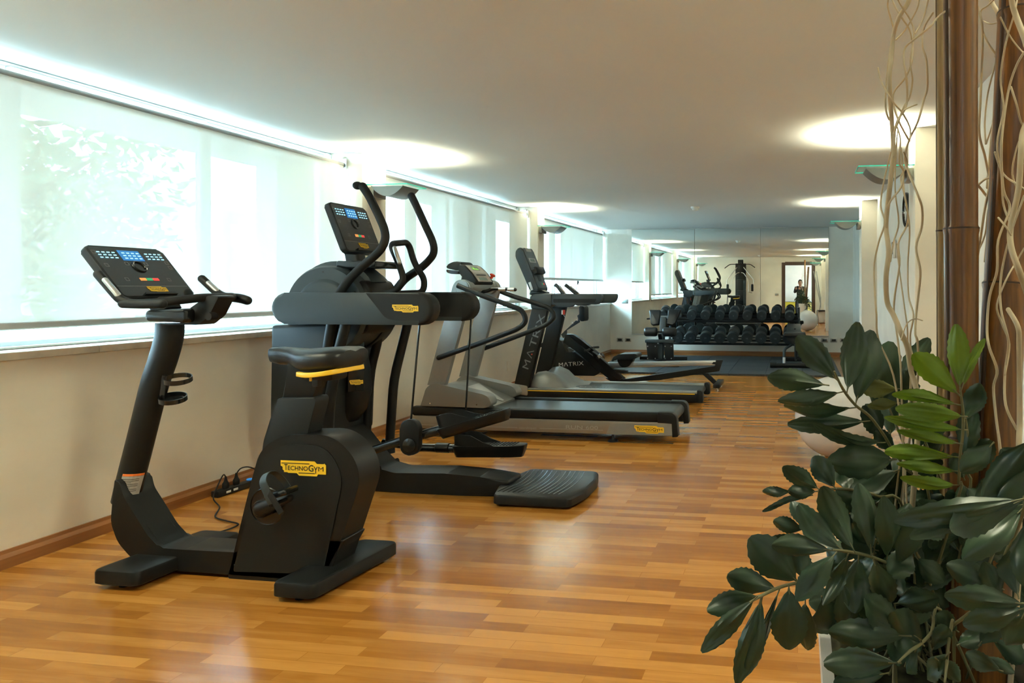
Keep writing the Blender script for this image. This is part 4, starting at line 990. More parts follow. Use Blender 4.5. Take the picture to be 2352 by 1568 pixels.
# ------------------------------------------------------------ black treadmill
def tall_treadmill():
    Yn, Yf, YC = 8.2, 8.96, 8.58
    t = thing('treadmill', 'black treadmill with tall console and a thin yellow line along its deck', 'treadmill', (-2.3, YC, 0))
    x0 = V(1176, 890, Yn).x; x1 = V(1612, 910, Yn).x
    for s_, y in ((-1, Yn), (1, Yf)):
        ya, yb = (y, y + .10) if s_ < 0 else (y - .10, y)
        k = MB(); k.box(((x0 + x1) / 2 + .05, (ya + yb) / 2, .143), (x1 - x0 - .2, .10, .026), .006); k.build('foot_rail', 'grey_metal', t)
        k = MB(); k.box(((x0 + x1) / 2 + .03, (ya + yb) / 2, .085), (x1 - x0 - .1, .085, .10), .01); sp = k.build('side_panel', 'black', t)
        k = MB(); k.prism(rnd([(x1 - .055, .03), (x1 - .055, .168), (x1 + .008, .168), (x1 + .012, .03)], [.005, .005, .03, .02], 4), ya - .004, yb + .004, bevel=.012, seg=3); k.build('end_cap', 'black_side', t)
        if s_ < 0: MB().box(((x0 + x1) / 2 + .04, Yn + .004, .126), (x1 - x0 - .24, .012, .008)).build('accent_line', 'yellow', sp)['label'] = 'thin yellow line along the deck'
    k = MB(); xa, xb, r = x0 + .35, x1 - .07, .035; zt_ = .138
    pr = [(xa, zt_ - 2 * r), (xb, zt_ - 2 * r)] + [(xb + r * sin(q), zt_ - r - r * cos(q)) for q in [pi * j / 10 for j in range(1, 10)]] + [(xb, zt_), (xa, zt_)]
    k.prism(pr, Yn + .11, Yf - .11); be = k.build('running_belt', 'belt', t)
    write(be, 'MATRIX', Vector((V(1325, 885, 8.4).x, 8.50, zt_)), (1, 0, 0), (0, 1, 0), .05, .42, 'grey_print', 'belt_lettering')
    # hood, saddle shaped between the posts
    rings = []; hx0 = V(1205, 860, Yn).x; 
    for (x, z, w_) in ((hx0 + .02, .16, .30), (hx0 + .04, .26, .33), (hx0 + .12, .33, .335), (hx0 + .22, .345, .33), (hx0 + .33, .30, .32), (hx0 + .42, .22, .31), (hx0 + .52, .175, .32), (hx0 + .62, .160, .33)):
        ring = [Vector((x, YC - w_, .05)), Vector((x, YC - w_, z * .75 + .02)), Vector((x, YC - w_ * .8, z)), Vector((x, YC - w_ * .35, z - .03)), Vector((x, YC, z - .045)), Vector((x, YC + w_ * .35, z - .03)), Vector((x, YC + w_ * .8, z)), Vector((x, YC + w_, z * .75 + .02)), Vector((x, YC + w_, .05))]
        rings.append(ring)
    k = MB(); k.loft(rings); k.build('motor_hood', 'hood_grey', t, sharp=60)
    k = MB(); k.box((x0 + .16, YC, .10), (.30, .72, .12), .02); k.build('front_chassis', 'black', t)
    # posts
    near = O2(Yn, (1179, 890), (1214, 892), (1258, 706), (1222, 704))
    dx = 0
    for y in (Yn, Yf - .09):
        k = MB(); k.prism(near, y, y + .09, bevel=.010, seg=3); po = k.build('upright', 'black', t)
        k = MB(); pp_ = O2(Yn, (1176, 880), (1212, 886), (1212, 909), (1172, 901)); k.prism(rnd(pp_, .02, 3), y - .01, y + .10, bevel=.01); k.build('upright_foot', 'grey_warm', t)
        if y == Yn:
            b0 = V(1207, 846, Yn); b1 = V(1246, 722, Yn); upv = (b1 - b0)
            fr = frame(b0 + Vector((0, 0, 0)), upv, Vector((-upv.z, 0, upv.x)))
            k = MB(); L = upv.length
            put_text(k, 'M', fr, 0, -.035, .075, L * .15, lift=.002)
            put_text(k, 'TRIX', fr, L * .40, -.035, .075, L * .60, lift=.002)
            # A without crossbar
            aw = L * .15; ax = L * .20
            for p in ([(ax, -.035), (ax + .012, -.035), (ax + aw / 2 + .006, .04), (ax + aw / 2 - .006, .04)], [(ax + aw - .012, -.035), (ax + aw, -.035), (ax + aw / 2 + .006, .04), (ax + aw / 2 - .006, .04)]): plate2(k, p, fr, .0004, .002)
            k.mi = 1; plate2(k, [(ax + aw / 2 + .008 * cos(q), -.022 + .008 * sin(q)) for q in [pi * j / 6 for j in range(12)]], fr, .0006, .002)
            k.build('lettering', ['dim_print', 'red'], po, flat=True)
    # yoke and arms
    yk = rnd(O2(Yn, *z7((450, 1020), (560, 975), (850, 985), (850, 1180), (770, 1250), (480, 1250))), [.03, .03, .01, .01, .02, .02], 3)
    k = MB(); k.prism(yk, Yn - .02, Yn + .12, bevel=.012, seg=3); k.prism(yk, Yf - .12, Yf + .02, bevel=.012, seg=3)
    q_ = O2(Yn, *z7((480, 1010), (800, 985), (800, 1150), (500, 1150))); k.prism(q_, Yn + .08, Yf - .08, bevel=.01); k.build('yoke', 'slate', t)
    arm = O2(Yn, *z7((850, 985), (1750, 988), (1740, 1080), (1690, 1165), (1240, 1172), (1190, 1215), (960, 1215), (930, 1172), (850, 1172)))
    for y in (Yn - .015, Yf - .075):
        k = MB(); k.prism(rnd(arm, [.005, .02, .03, .03, .01, .02, .02, .01, .005], 3), y, y + .09, bevel=.010, seg=3); a = k.build('armrest', 'slate', t)
        if y < YC:
            k = MB(); sl = O2(Yn, *z7((875, 1068), (1655, 1068), (1620, 1135), (880, 1135))); k.prism(rnd(sl, .01, 2), y - .0015, y + .004); k.build('grip_slot', 'rubber', a)
    # console: tall slab leaning away
    A = V(1198, 567, 8.40); B = V(1236, 664, 8.40); d = (A - B); L = d.length; d.normalize(); n = Vector((d.z, 0, -d.x)); n = n if n.x > 0 else -n
    M2 = Matrix(((n.x, 0, d.x, B.x), (0, 1, 0, 0), (n.z, 0, d.z, B.z), (0, 0, 0, 1)))
    k = MB(); side = rnd([(-.10, .02), (-.03, -.035), (0, 0), (.0, L - .02), (-.03, L + .012), (-.09, L - .02), (-.115, L - .08)], [.02, .02, .01, .02, .02, .02, .02], 4)
    k.prism(side, 8.40, 8.76, bevel=.016, seg=3, mtx=M2); c = k.build('console_housing', 'slate', t)
    fr = frame(M2 @ Vector((0.0, 8.40, 0)), (0, 1, 0), d)
    w_ = .36
    k = MB(); plate2(k, rnd([(.02, .02), (w_ - .02, .02), (w_ - .02, L - .01), (.02, L - .01)], .03, 4), fr, .004, .0); k.build('console_face', 'face_dark', c, flat=True)
    strip(c, [(.07, L * .64), (.29, L * .64), (.29, L * .74), (.07, L * .74)], fr, 'alu_satin', 'display_frame', .003, .003)
    strip(c, [(.11, L * .66), (.25, L * .66), (.25, L * .72), (.11, L * .72)], fr, 'lcd', 'display', .003, .005)
    strip(c, [(.10, L * .90), (.26, L * .90), (.27, L * .98), (.09, L * .98)], fr, 'sticker_grey', 'logo_plate', .003, .003)
    strip(c, [(.12, L * .18), (.22, L * .18), (.22, L * .32), (.12, L * .32)], fr, 'slate', 'keypad', .002, .004)
    strip(c, [(.20, L * .10), (.23, L * .10), (.23, L * .145), (.20, L * .145)], fr, 'green_btn', 'start_button', .002, .004)
    strip(c, [(.25, L * .10), (.28, L * .10), (.28, L * .145), (.25, L * .145)], fr, 'red_btn', 'stop_button', .002, .004)
    k = MB(); k.box(fr @ Vector((w_ / 2, L * .43, .045)), (.075, .30, .03), .01, rot=fr.to_3x3().to_4x4() @ Matrix.Rotation(pi / 2, 4, 'Z')); k.box(fr @ Vector((w_ / 2, L * .40, .03)), (.06, .30, .05), .008, rot=fr.to_3x3().to_4x4() @ Matrix.Rotation(pi / 2, 4, 'Z')); k.build('book_ledge', 'black_side', c)
    p = V(1223, 657, 8.40); k = MB(); k.box(p + Vector((-.02, -.001, 0)), (.03, .003, .10), .001, rot=Matrix.Rotation(-.35, 4, 'Y')); k.build('white_sticker', 'white_print', c)
    k = MB(); k.tube([V(1243, 664, YC), V(1236, 682, YC)], 1, section=sq(.07, .10, .03)); k.lathe([(.13, 0), (.14, .008), (.12, .014)], V(1262, 676, YC) + Vector((-.10, 0, 0)), n=28); k.build('console_neck', 'slate', t)
    for Y, pts in ((8.42, z7((905, 810), (960, 860), (1060, 985))), (8.74, z7((1085, 815), (1150, 865), (1310, 990)))):
        k = MB(); k.tube([V(u, v, Y) for u, v in pts], [.026, .026, .03], 1, section=sq(1, .8, .5), smooth=3, round_ends=False); g = k.build('sensor_grip', 'slate', t)
        P0 = V(*pts[1], Y); P1 = V(*pts[2], Y); k = MB(); k.tube([P0 + Vector((.02, -.01, .012)), P1 + Vector((.015, -.01, .012))], .012, 8, round_ends=True); k.build('pulse_sensor', 'alu', g)
    p = V(1295, 717, Yf - .10); k = MB(); k.box(p, (.035, .012, .06), .006); k.build('safety_key', 'red', t); k = MB(); k.box(p + Vector((-.02, -.004, 0)), (.018, .012, .055), .004); k.tube([p + Vector((0, -.005, -.03)), p + Vector((.012, -.01, -.05)), p + Vector((.02, -.005, -.065)), p + Vector((.012, -.005, -.075))], .0025, 6, smooth=3); k.build('safety_clip', 'white_print', t)
    for x in (x0 + .25, x1 - .25):
        for Y in (Yn + .05, Yf - .05): MB().lathe([(.03, 0), (.03, .01), (.012, .014), (.012, .05)], (x, Y, 0), n=16).build('levelling_foot', 'black', t)
mat('face_dark', (.06, .072, .08), .3)
tall_treadmill()

# ------------------------------------------------------------ rowing machine
def rower():
    Y = 9.70
    t = thing('rowing_machine', 'black rowing machine with aluminium rail on the floor beyond the treadmills', 'rowing machine', (-2.2, Y, 0))
    k = MB(); P = [(1239, 862), (1239, 850), (1243, 825), (1248, 800), (1258, 782), (1272, 775), (1290, 783), (1300, 812), (1317, 807), (1338, 822), (1378, 856), (1366, 863)]
    k.prism(rnd(O2(Y - .12, *P), .02, 3), Y - .12, Y + .12, bevel=.02, seg=3); h = k.build('flywheel_housing', 'black', t)
    a = V(1284, 842, Y - .121); b = V(1341, 838, Y - .121); fr = frame(a, b - a, (0, 0, 1)); k = MB(); L = (b - a).length; hh = .052
    put_text(k, 'M', fr, 0, 0, hh, L * .17, lift=.001)
    put_text(k, 'TRIX', fr, L * .38, 0, hh, L * .62, lift=.001)
    ax, aw = L * .20, L * .17
    for p in ([(ax, 0), (ax + .010, 0), (ax + aw / 2 + .004, hh), (ax + aw / 2 - .006, hh)], [(ax + aw - .010, 0), (ax + aw, 0), (ax + aw / 2 + .006, hh), (ax + aw / 2 - .004, hh)]): plate2(k, p, fr, .0004, .001)
    k.build('lettering', 'white_print', h, flat=True)
    k = MB(); c = V(1292, 826, Y - .10); k.lathe([(.15, 0), (.15, .02), (.13, .06), (.10, .075)], (c.x, Y + .05, c.z), 'Y', 28) if 0 else k.lathe([(.155, -.02), (.155, .06)], (c.x + .02, Y + .04, c.z), 'Y', 28); k.build('fan_cover', 'hood_grey', t)
    k = MB(); P = zl((372, 930), (450, 920), (455, 985), (375, 985)); k.prism(rnd(O2(Y - .1, *P), .01, 3), Y - .12, Y + .12, bevel=.01); k.build('carry_handle', 'black_side', t)
    P = [(1293, 786), (1298, 770), (1306, 772), (1346, 806), (1432, 872), (1404, 874), (1370, 848), (1330, 812)]
    k = MB(); k.prism(rnd(O2(Y - .09, *P), .015, 3), Y - .09, Y - .03, bevel=.008); k.prism(rnd(O2(Y - .09, *P), .015, 3), Y + .03, Y + .09, bevel=.008); k.build('main_beam', 'black_side', t)
    P = zl((735, 800), (850, 800), (960, 870), (1065, 955), (1230, 1085), (1190, 1110), (1000, 980), (880, 900), (740, 830)); k = MB(); k.prism(rnd(O2(Y - .04, *P), .01, 2), Y - .05, Y + .05, bevel=.01); k.build('chain_guard', 'black', t)
    # lower beam with rear upstand
    P = [(1390, 868), (1404, 876), (1450, 876), (1512, 873), (1652, 852), (1660, 827), (1645, 827), (1642, 841), (1432, 871)]
    k = MB(); k.prism(rnd(O2(Y - .04, *P), .006, 2), Y - .045, Y + .045, bevel=.006); k.build('lower_beam', 'black', t)
    k = MB(); P = [(1392, 833), (1643, 827.5), (1645, 838.5), (1394, 845)]; k.prism(O2(Y - .03, *P), Y - .03, Y + .03, bevel=.008, seg=2); r = k.build('seat_rail', 'alu', t)
    k = MB(); P = [(1395, 839.5), (1640, 834), (1640, 836), (1395, 841.8)]; k.prism(O2(Y - .031, *P), Y - .033, Y + .033); k.build('rail_groove', 'alu_satin', r)
    P = [(1635, 836), (1638, 831), (1644, 831), (1645, 837)]; k = MB(); k.prism(O2(Y - .035, *P), Y - .036, Y + .036); k.build('rail_stop', 'black', t)
    # seat
    k = MB(); P = zl((1405, 1185), (1440, 1120), (1530, 1085), (1750, 1080), (1782, 1095), (1780, 1140), (1700, 1165), (1470, 1165), (1430, 1190)); k.prism(rnd(O2(Y - .14, *P), .015, 3), Y - .15, Y + .15, bevel=.025, seg=3); k.build('seat', 'leather', t)
    k = MB(); P = zl((1478, 1165), (1730, 1160), (1660, 1260), (1620, 1278), (1560, 1278), (1530, 1255)); k.prism(rnd(O2(Y - .07, *P), .02, 3), Y - .07, Y + .07, bevel=.01); k.build('seat_carriage', 'black', t)
    # console on its arm
    k = MB(); P = zl((720, 770), (915, 590), (945, 600), (950, 625), (740, 755)); k.prism(rnd(O2(Y, *P), .008, 2), Y - .03, Y + .03, bevel=.006); P2 = zl((925, 530), (950, 510), (965, 600), (940, 600)); k.prism(O2(Y, *P2), Y - .03, Y + .03); k.prism(O2(Y, *zl((690, 800), (760, 740), (760, 820), (720, 850))), Y - .03, Y + .03); a = k.build('console_arm', 'slate', t)
    k = MB()
    for u, v in zl((915, 597), (852, 637)): k.lathe([(.012, 0), (.01, -.006)], V(u, v, Y - .031), 'Y', 12)
    k.build('arm_bolts', 'chrome', a)
    k = MB(); P = zl((945, 400), (955, 390), (1005, 395), (1020, 420), (1022, 590), (1010, 612), (965, 612), (948, 570)); k.prism(rnd(O2(Y - .09, *P), .01, 3), Y - .10, Y + .10, bevel=.015, seg=3); c = k.build('console_housing', 'black_side', t)
    p0 = V(1341, 706, Y); k = MB(); k.box((p0.x + .003, Y, V(1341, 712, Y).z), (.008, .15, .11), .002); k.build('display', 'lcd', c)
    for q in range(3): MB().box((p0.x + .005, Y - .045 + q * .045, V(1341, 730, Y).z), (.006, .03, .02), .002).build('button', 'sticker_grey', c)
    # handle, straps, foot plates
    k = MB(); k.tube([V(1344, 806, Y - .2), V(1352, 803, Y - .1), V(1356, 800, Y), V(1362, 798, Y + .1), V(1374, 797, Y + .22)], [.016, .016, .014, .016, .016], 12, smooth=4, round_ends=True); k.build('pull_handle', 'rubber', t)
    k = MB(); P = zl((1000, 1000), (1130, 975), (1150, 1010), (1050, 1060), (1010, 1040)); k.prism(rnd(O2(Y, *P), .01, 2), Y - .02, Y + .02, bevel=.005); k.build('handle_rest', 'black_gloss', t)
    for s_ in (-.13, .13):
        k = MB(); P = [(1362, 806), (1370, 812), (1432, 866), (1424, 872), (1400, 856), (1366, 824)]; k.prism(O2(Y + s_, *P), Y + s_ - .05, Y + s_ + .05, bevel=.006); f = k.build('foot_plate', 'black', t)
        k = MB(); k.tube([V(1372, 824, Y + s_ - .05), V(1380, 815, Y + s_ - .045), V(1386, 815, Y + s_), V(1388, 820, Y + s_ + .05)], 1, section=sq(.004, .022, .003), smooth=3); k.build('foot_strap', 'slate', f)
        k = MB(); k.box(V(1377, 818, Y + s_ - .055), (.05, .012, .05), .005, rot=Matrix.Rotation(-.7, 4, 'Y')); k.build('buckle', 'chrome', f)
        k = MB(); P = zl((1380, 1290), (1540, 1310), (1640, 1325), (1640, 1345), (1520, 1350), (1400, 1345)); k.prism(rnd(O2(Y + s_, *P), .005, 2), Y + s_ - .045, Y + s_ + .045, bevel=.006); k.build('heel_rest', 'black_side', f)
    # rear leg and foot bars
    k = MB(); P = zB((1512, 765), (1612, 765), (1745, 895), (1690, 925)); k.prism(O2(Y, *P), Y - .025, Y + .025, bevel=.005); k.build('rear_leg', 'black_side', t)
    xr = V(1646, 886, 9.45).x
    k = MB(); k.box((xr, Y, .055), (.09, .56, .05), .012); fb = k.build('rear_foot_bar', 'black', t)
    for s_ in (-.22, .22): MB().lathe([(.025, 0), (.025, .012), (.012, .014), (.012, .03)], (xr, Y + s_, 0), n=16).build('levelling_foot', 'chrome', fb)
    xf = V(1262, 862, Y).x; k = MB(); k.box((xf, Y, .04), (.10, .60, .05), .012); k.box((xf, Y, .09), (.06, .12, .08), .005); k.build('front_foot_bar', 'black', t)
    for s_ in (-.22, .22): MB().lathe([(.025, 0), (.025, .02)], (xf, Y + s_, 0), n=14).build('levelling_foot', 'rubber', t)
rower()
# ------------------------------------------------------------ rubber tiles
TX, TY, TZ = .556, .574, .028
def tile_mesh():
    k = MB(); k.box((0, 0, TZ / 2), (TX - .004, TY - .004, TZ), .003, seg=1)
    for i in range(9): k.box((-TX / 2 + .03 + i * TX / 9, -TY / 2 + .0, .008), (.03, .012, .016), 0)
    return k
k = tile_mesh(); t0 = k.build('rubber_tile', 'rubber_tile', None, flat=True)
nx = 7; xs0 = -.478 - TX * 4.5; first = True
rows = ('front', 'second', 'third', 'fourth', 'back'); colsn = ('first', 'second', 'third', 'fourth', 'fifth', 'sixth', 'seventh')
for r_ in range(5):
    for c_ in range(nx):
        o = t0 if first else t0.copy()
        if not first: COL.objects.link(o)
        first = False
        o.location = (xs0 + TX * c_, 11.07 + TY * (r_ + .5), 0)
        tag(o, 'dark rubber floor tile, %s row of the mat, %s from the left' % (rows[r_], colsn[c_]), 'floor tile', 'rubber floor tiles of the weights corner')

# ------------------------------------------------------------ dumbbell rack
ZT = TZ
def rack():
    XA, XB_ = -2.40, .02
    t = thing('dumbbell_rack', 'black two-tier dumbbell rack in front of the wall mirror', 'dumbbell rack', ((XA + XB_) / 2, 13.85, 0))
    tilt = R(18)
    for zc, nm in ((.745, 'upper'), (.325, 'lower')):
        k = MB(); yc = 13.76; rot = Matrix.Rotation(tilt, 4, 'X')
        w_ = XB_ - XA - .04; xm = (XA + XB_) / 2
        for dy, h in ((-.155, .03), (.155, .03)): k.box(Vector((xm, yc, zc)) + rot.to_3x3() @ Vector((0, dy, 0)), (w_, .018, h), .004, rot=rot)
        k.box(Vector((xm, yc, zc)) + rot.to_3x3() @ Vector((0, 0, -.018)), (w_, .31, .006), .002, rot=rot)
        sh = k.build('shelf', 'black', t)
        k = MB(); 
        for dy in (-.085, .075): k.box(Vector((xm, yc, zc)) + rot.to_3x3() @ Vector((0, dy, .012)), (w_ - .02, .035, .02), .004, rot=rot)
        k.build('saddle_rail', 'black_side' if nm == 'upper' else 'alu_satin', sh)
    for x in (XA, XB_):
        k = MB(); k.tube([(x, 13.80, .05), (x, 13.93, .5), (x, 13.99, .93)], 1, section=sq(.035, .022, .01)); k.build('upright', 'slate', t)
        k = MB(); k.box((x, 13.83, ZT + .02), (.06, .46, .04), .008); k.build('foot', 'black', t)
        k = MB(); k.box((x, 13.80, .72), (.012, .34, .08), .004); k.box((x, 13.80, .31), (.012, .34, .08), .004); k.build('side_plate', 'black', t)
rack()
def dumbbell(s_, number):
    """local: handle along Y, centre at origin; s_ scales the head"""
    r = .088 * s_; hl = .115 * s_ ** .7; hh = .065
    t = bpy.data.objects.new('dumbbell', None); COL.objects.link(t); t.empty_display_size = .05
    MB().lathe([(.014, -hh - .01), (.0165, -.03), (.0175, 0), (.0165, .03), (.014, hh + .01)], (0, 0, 0), 'Y', 14).build('handle', 'chrome', t)
    for sg in (-1, 1):
        pr = [(r * .45, hh), (r * .95, hh + .004), (r, hh + .012), (r, hh + hl * .42), (r * .97, hh + hl * .46), (r * .97, hh + hl * .50), (r, hh + hl * .54), (r, hh + hl - .012), (r * .94, hh + hl), (r * .80, hh + hl), (r * .78, hh + hl - .004), (0, hh + hl - .004)]
        m_ = Matrix.Rotation(-pi / 2, 4, 'X') if sg > 0 else Matrix.Rotation(pi / 2, 4, 'X')
        k = MB(); k.lathe(pr, mtx=m_, n=28); h = k.build('weight_head', 'head_rubber', t)
        if sg < 0 and number:
            k = MB(); fr = frame((0, -(hh + hl - .004), 0), (1, 0, 0), (0, 0, 1)); hgt = r * .30
            vs, fs, tw, th = text_geo(number); put_text(k, number, fr, -tw * hgt / th / 2, -hgt / 2, hgt, lift=.0012)
            k.build('number', 'dim_print', h, flat=True)
    return t
TIL = Matrix.Rotation(R(18), 4, 'X')
def put_row(zc, yc, xs, s_, nums, rowname, grp):
    for i, (x, n_) in enumerate(zip(xs, nums)):
        d = dumbbell(s_, n_); r = .088 * s_
        off = TIL.to_3x3() @ Vector((0, 0, .024 + r)); d.rotation_euler = (R(18), 0, random.uniform(-.04, .04)); d.location = (x, yc + off.y, zc + off.z)
        o_ = ('leftmost', 'second from the left', 'third from the left', 'fourth from the left', 'fifth from the left', 'sixth from the left', 'seventh from the left', 'eighth from the left', 'ninth from the left', 'rightmost')
        nm = o_[i] if i < len(xs) - 1 else 'rightmost'
        tag(d, 'round black rubber dumbbell on the %s shelf of the rack, %s' % (rowname, nm), 'dumbbell', grp)
top = [V(1450 + (346 + 151.7 * i) / 4.704, 718, 13.58).x for i in range(10)]
put_row(.745, 13.76, top, 1.0, ['2', '3', '4', '6', '8', '9', '10', '11', '12', '14'], 'upper', 'dumbbells on the upper shelf')
bot = [V(u, 768, 13.55).x for u in (1557, 1586.5, 1620, 1652, 1683, 1716, 1747.6, 1780, 1811)]
put_row(.325, 13.76, bot, 1.17, ['22', '20', '24', '17', '16', '18', '16', '14', '12'], 'lower', 'dumbbells on the lower shelf')

# ------------------------------------------------------------ back extension bench
def roman_chair():
    t = thing('back_extension_bench', 'black back extension bench with two split pads and ankle rollers, left of the dumbbell rack', 'exercise bench', (-2.25, 12.5, ZT))
    x = lambda u, Y: V(u, 800, Y).x
    k = MB(); a, b = x(1466, 11.86), x(1560, 11.86); k.box(((a + b) / 2, 11.88, ZT + .03), (b - a, .06, .05), .006); k.build('front_foot', 'black', t)
    xc = (x(1512, 12.3) + x(1516, 12.3)) / 2
    k = MB(); a, b = x(1470, 13.02), x(1578, 13.02); k.box(((a + b) / 2, 13.02, ZT + .03), (b - a, .07, .06), .006); k.build('rear_foot', 'black', t)
    k = MB(); k.box((xc, 12.45, ZT + .05), (.09, 1.14, .07), .006); k.build('base_beam', 'black', t)
    # foot plates, two black panels under a cross bar
    for u0, u1 in ((1484, 1509), (1524, 1546)):
        a, b = x(u0, 12.3), x(u1, 12.3); k = MB(); k.prism([(a, V(1500, 782, 12.3).z), (b, V(1500, 782, 12.3).z), (b + .01, V(1500, 826, 12.3).z), (a + .03, V(1500, 826, 12.3).z)], 12.29, 12.34, bevel=.005); f = k.build('foot_plate', 'black', t)
        k = MB()
        for uu in (u0 + 3.5, u1 - 4): 
            for vv in (795, 823): k.lathe([(.011, 0), (.009, -.005)], V(uu, vv, 12.288), 'Y', 10)
        k.build('bolts', 'alu', f)
    k = MB(); a, b = x(1484, 12.3), x(1547, 12.3); k.box(((a + b) / 2, 12.32, V(1500, 783, 12.3).z), (b - a + .02, .14, .05), .008); k.box((xc, 12.36, .2), (.10, .09, .32), .006); k.build('plate_bracket', 'slate', t)
    # post going up and away
    k = MB(); k.tube([(xc, 12.42, .08), (xc + .01, 12.5, .45), (xc + .015, 12.62, .80)], 1, section=sq(.03, .05, .01), up=(0, 1, 0)); k.build('post', 'slate', t)
    k = MB(); k.tube([(xc + .01, 12.47, .35), (xc + .01, 12.30, .52)], 1, section=sq(.02, .03, .005), up=(0, 1, 0)); 
    a, b = x(1482, 12.26), x(1553, 12.26); zr = V(1500, 762, 12.26).z
    k.tube([(a, 12.26, zr), (b, 12.26, zr)], .015, 10); k.build('roller_axle', 'black', t)
    for u0, u1 in ((1480, 1510), (1522, 1554)):
        a, b = x(u0, 12.26), x(u1, 12.26); r = .078; m_ = Matrix.Translation(((a + b) / 2, 12.26, zr)) @ Matrix.Rotation(pi / 2, 4, 'Y'); h = (b - a) / 2
        MB().lathe([(.02, -h), (r * .7, -h + .002), (r * .93, -h + .018), (r, -h + .04), (r * .98, 0), (r, h - .04), (r * .93, h - .018), (r * .7, h - .002), (.02, h)], mtx=m_, n=24).build('ankle_roller', 'leather', t)
    # thigh pads
    for P in ([(1490, 711), (1518, 711), (1516.5, 748), (1498, 748)], [(1534.5, 709.5), (1565, 709.5), (1551, 748), (1533, 748)]):
        k = MB(); k.prism(rnd(O2(12.72, *P), .03, 4), -.035, .035, bevel=.022, seg=3)
        zc_ = V(1500, 728, 12.72).z; T = Matrix.Translation((0, 12.70, zc_)) @ Matrix.Rotation(R(-24), 4, 'X') @ Matrix.Translation((0, 0, -zc_)); k.bm.transform(T); k.build('thigh_pad', 'leather', t)
    k = MB(); k.tube([V(1487, 732, 12.70), V(1500, 731, 12.75)], .014, 10, round_ends=True); k.build('side_handle', 'rubber', t)
    k = MB(); k.tube([V(1576, 730, 12.70), V(1556, 731, 12.75)], .014, 10, round_ends=True); k.build('side_handle', 'rubber', t)
    k = MB(); a, b = V(1500, 731, 12.76).x, V(1556, 731, 12.76).x; k.box(((a + b) / 2, 12.77, .80), (b - a, .04, .05), .005); k.build('pad_bracket', 'grey_metal', t)
roman_chair()
def flat_bench():
    t = thing('weight_bench', 'adjustable black weight bench on the rubber mat, right of the dumbbell rack', 'exercise bench', (-.03, 12.5, ZT))
    xc = -.03
    k = MB(); a, b = V(1782, 842, 12.02).x, V(1872, 842, 12.02).x; k.tube([(a, 12.04, ZT + .038), (b, 12.04, ZT + .038)], .036, 16); k.build('front_tube', 'black', t)
    k = MB(); a2 = V(1769, 842, 12.02).x; k.tube([(a2, 12.04, ZT + .04), (a + .01, 12.04, ZT + .04)], .041, 16); k.build('tube_cap', 'rubber', t); k = MB(); k.tube([(b - .01, 12.04, ZT + .04), (b + .1, 12.04, ZT + .04)], .041, 16); k.build('tube_cap', 'rubber', t)
    k = MB(); k.tube([(xc - .22, 13.1, ZT + .035), (xc + .26, 13.1, ZT + .035)], .032, 14); k.build('rear_tube', 'black', t)
    L_ = V(1801, 834, 12.05)
    k = MB(); k.tube(rfil([(L_.x, 12.07, .07), (L_.x, 12.10, .32), (xc - .04, 12.22, .40), (xc, 12.3, .42)], [0, .06, .05, 0]), .022, 12); k.tube(rfil([(xc + .12, 12.07, .07), (xc + .12, 12.10, .32), (xc, 12.3, .42)], [0, .06, 0]), .022, 12); k.build('front_legs', 'slate', t)
    k = MB(); k.tube([(L_.x, 12.069, .065), (L_.x, 12.085, .19)], .0245, 12); k.build('leg_sleeve', 'alu', t)
    k = MB(); k.box((xc, 12.62, .42), (.06, .85, .06), .008); k.tube([(xc, 12.95, .42), (xc, 13.1, .07)], .028, 10); k.tube([(xc, 12.45, .40), (xc, 12.4, .15), (xc, 12.75, .09)], .02, 8); k.build('spine', 'black', t)
    k = MB(); a, b = V(1800, 762, 12.12).x, V(1851, 762, 12.12).x; xm = (a + b) / 2
    k.box((xm, 12.20, .555), (b - a, .32, .07), .025, seg=3); k.build('seat_pad', 'leather', t)
    k = MB(); k.prism(rnd([(a + .02, .52), (b - .03, .52), (b - .12, .40), (a + .13, .40)], .01, 2), 12.10, 12.30, bevel=.01); k.build('seat_support', 'black', t)
    k = MB(); k.box((xm - .02, 12.78, .60), (.24, .80, .05), .02, rot=Matrix.Rotation(R(9), 4, 'X'), seg=3); k.build('back_pad', 'leather', t)
    k = MB(); k.tube([(xc, 12.62, .44), (xm, 12.7, .62)], .018, 8); k.build('back_strut', 'black', t)
flat_bench()
# ------------------------------------------------------------ exercise ball
t = thing('exercise_ball', 'large pale grey exercise ball on the floor behind the leafy plant', 'ball', (.292, 5.896, 0))
k = MB(); n = 48; pr = []
for q in range(49):
    a = -pi / 2 + pi * q / 48; r = .313 + (.0012 if q % 3 == 0 and 8 < q < 40 else 0); pr.append((r * cos(a), .313 + r * sin(a)))
k.lathe(pr, (.292, 5.896, 0), n=64); k.build('ball_skin', 'ball_grey', t, sharp=80); MB().lathe([(.012, 0), (.01, .004)], (.292, 5.896, .626), n=12).build('valve', 'plastic_white', t)

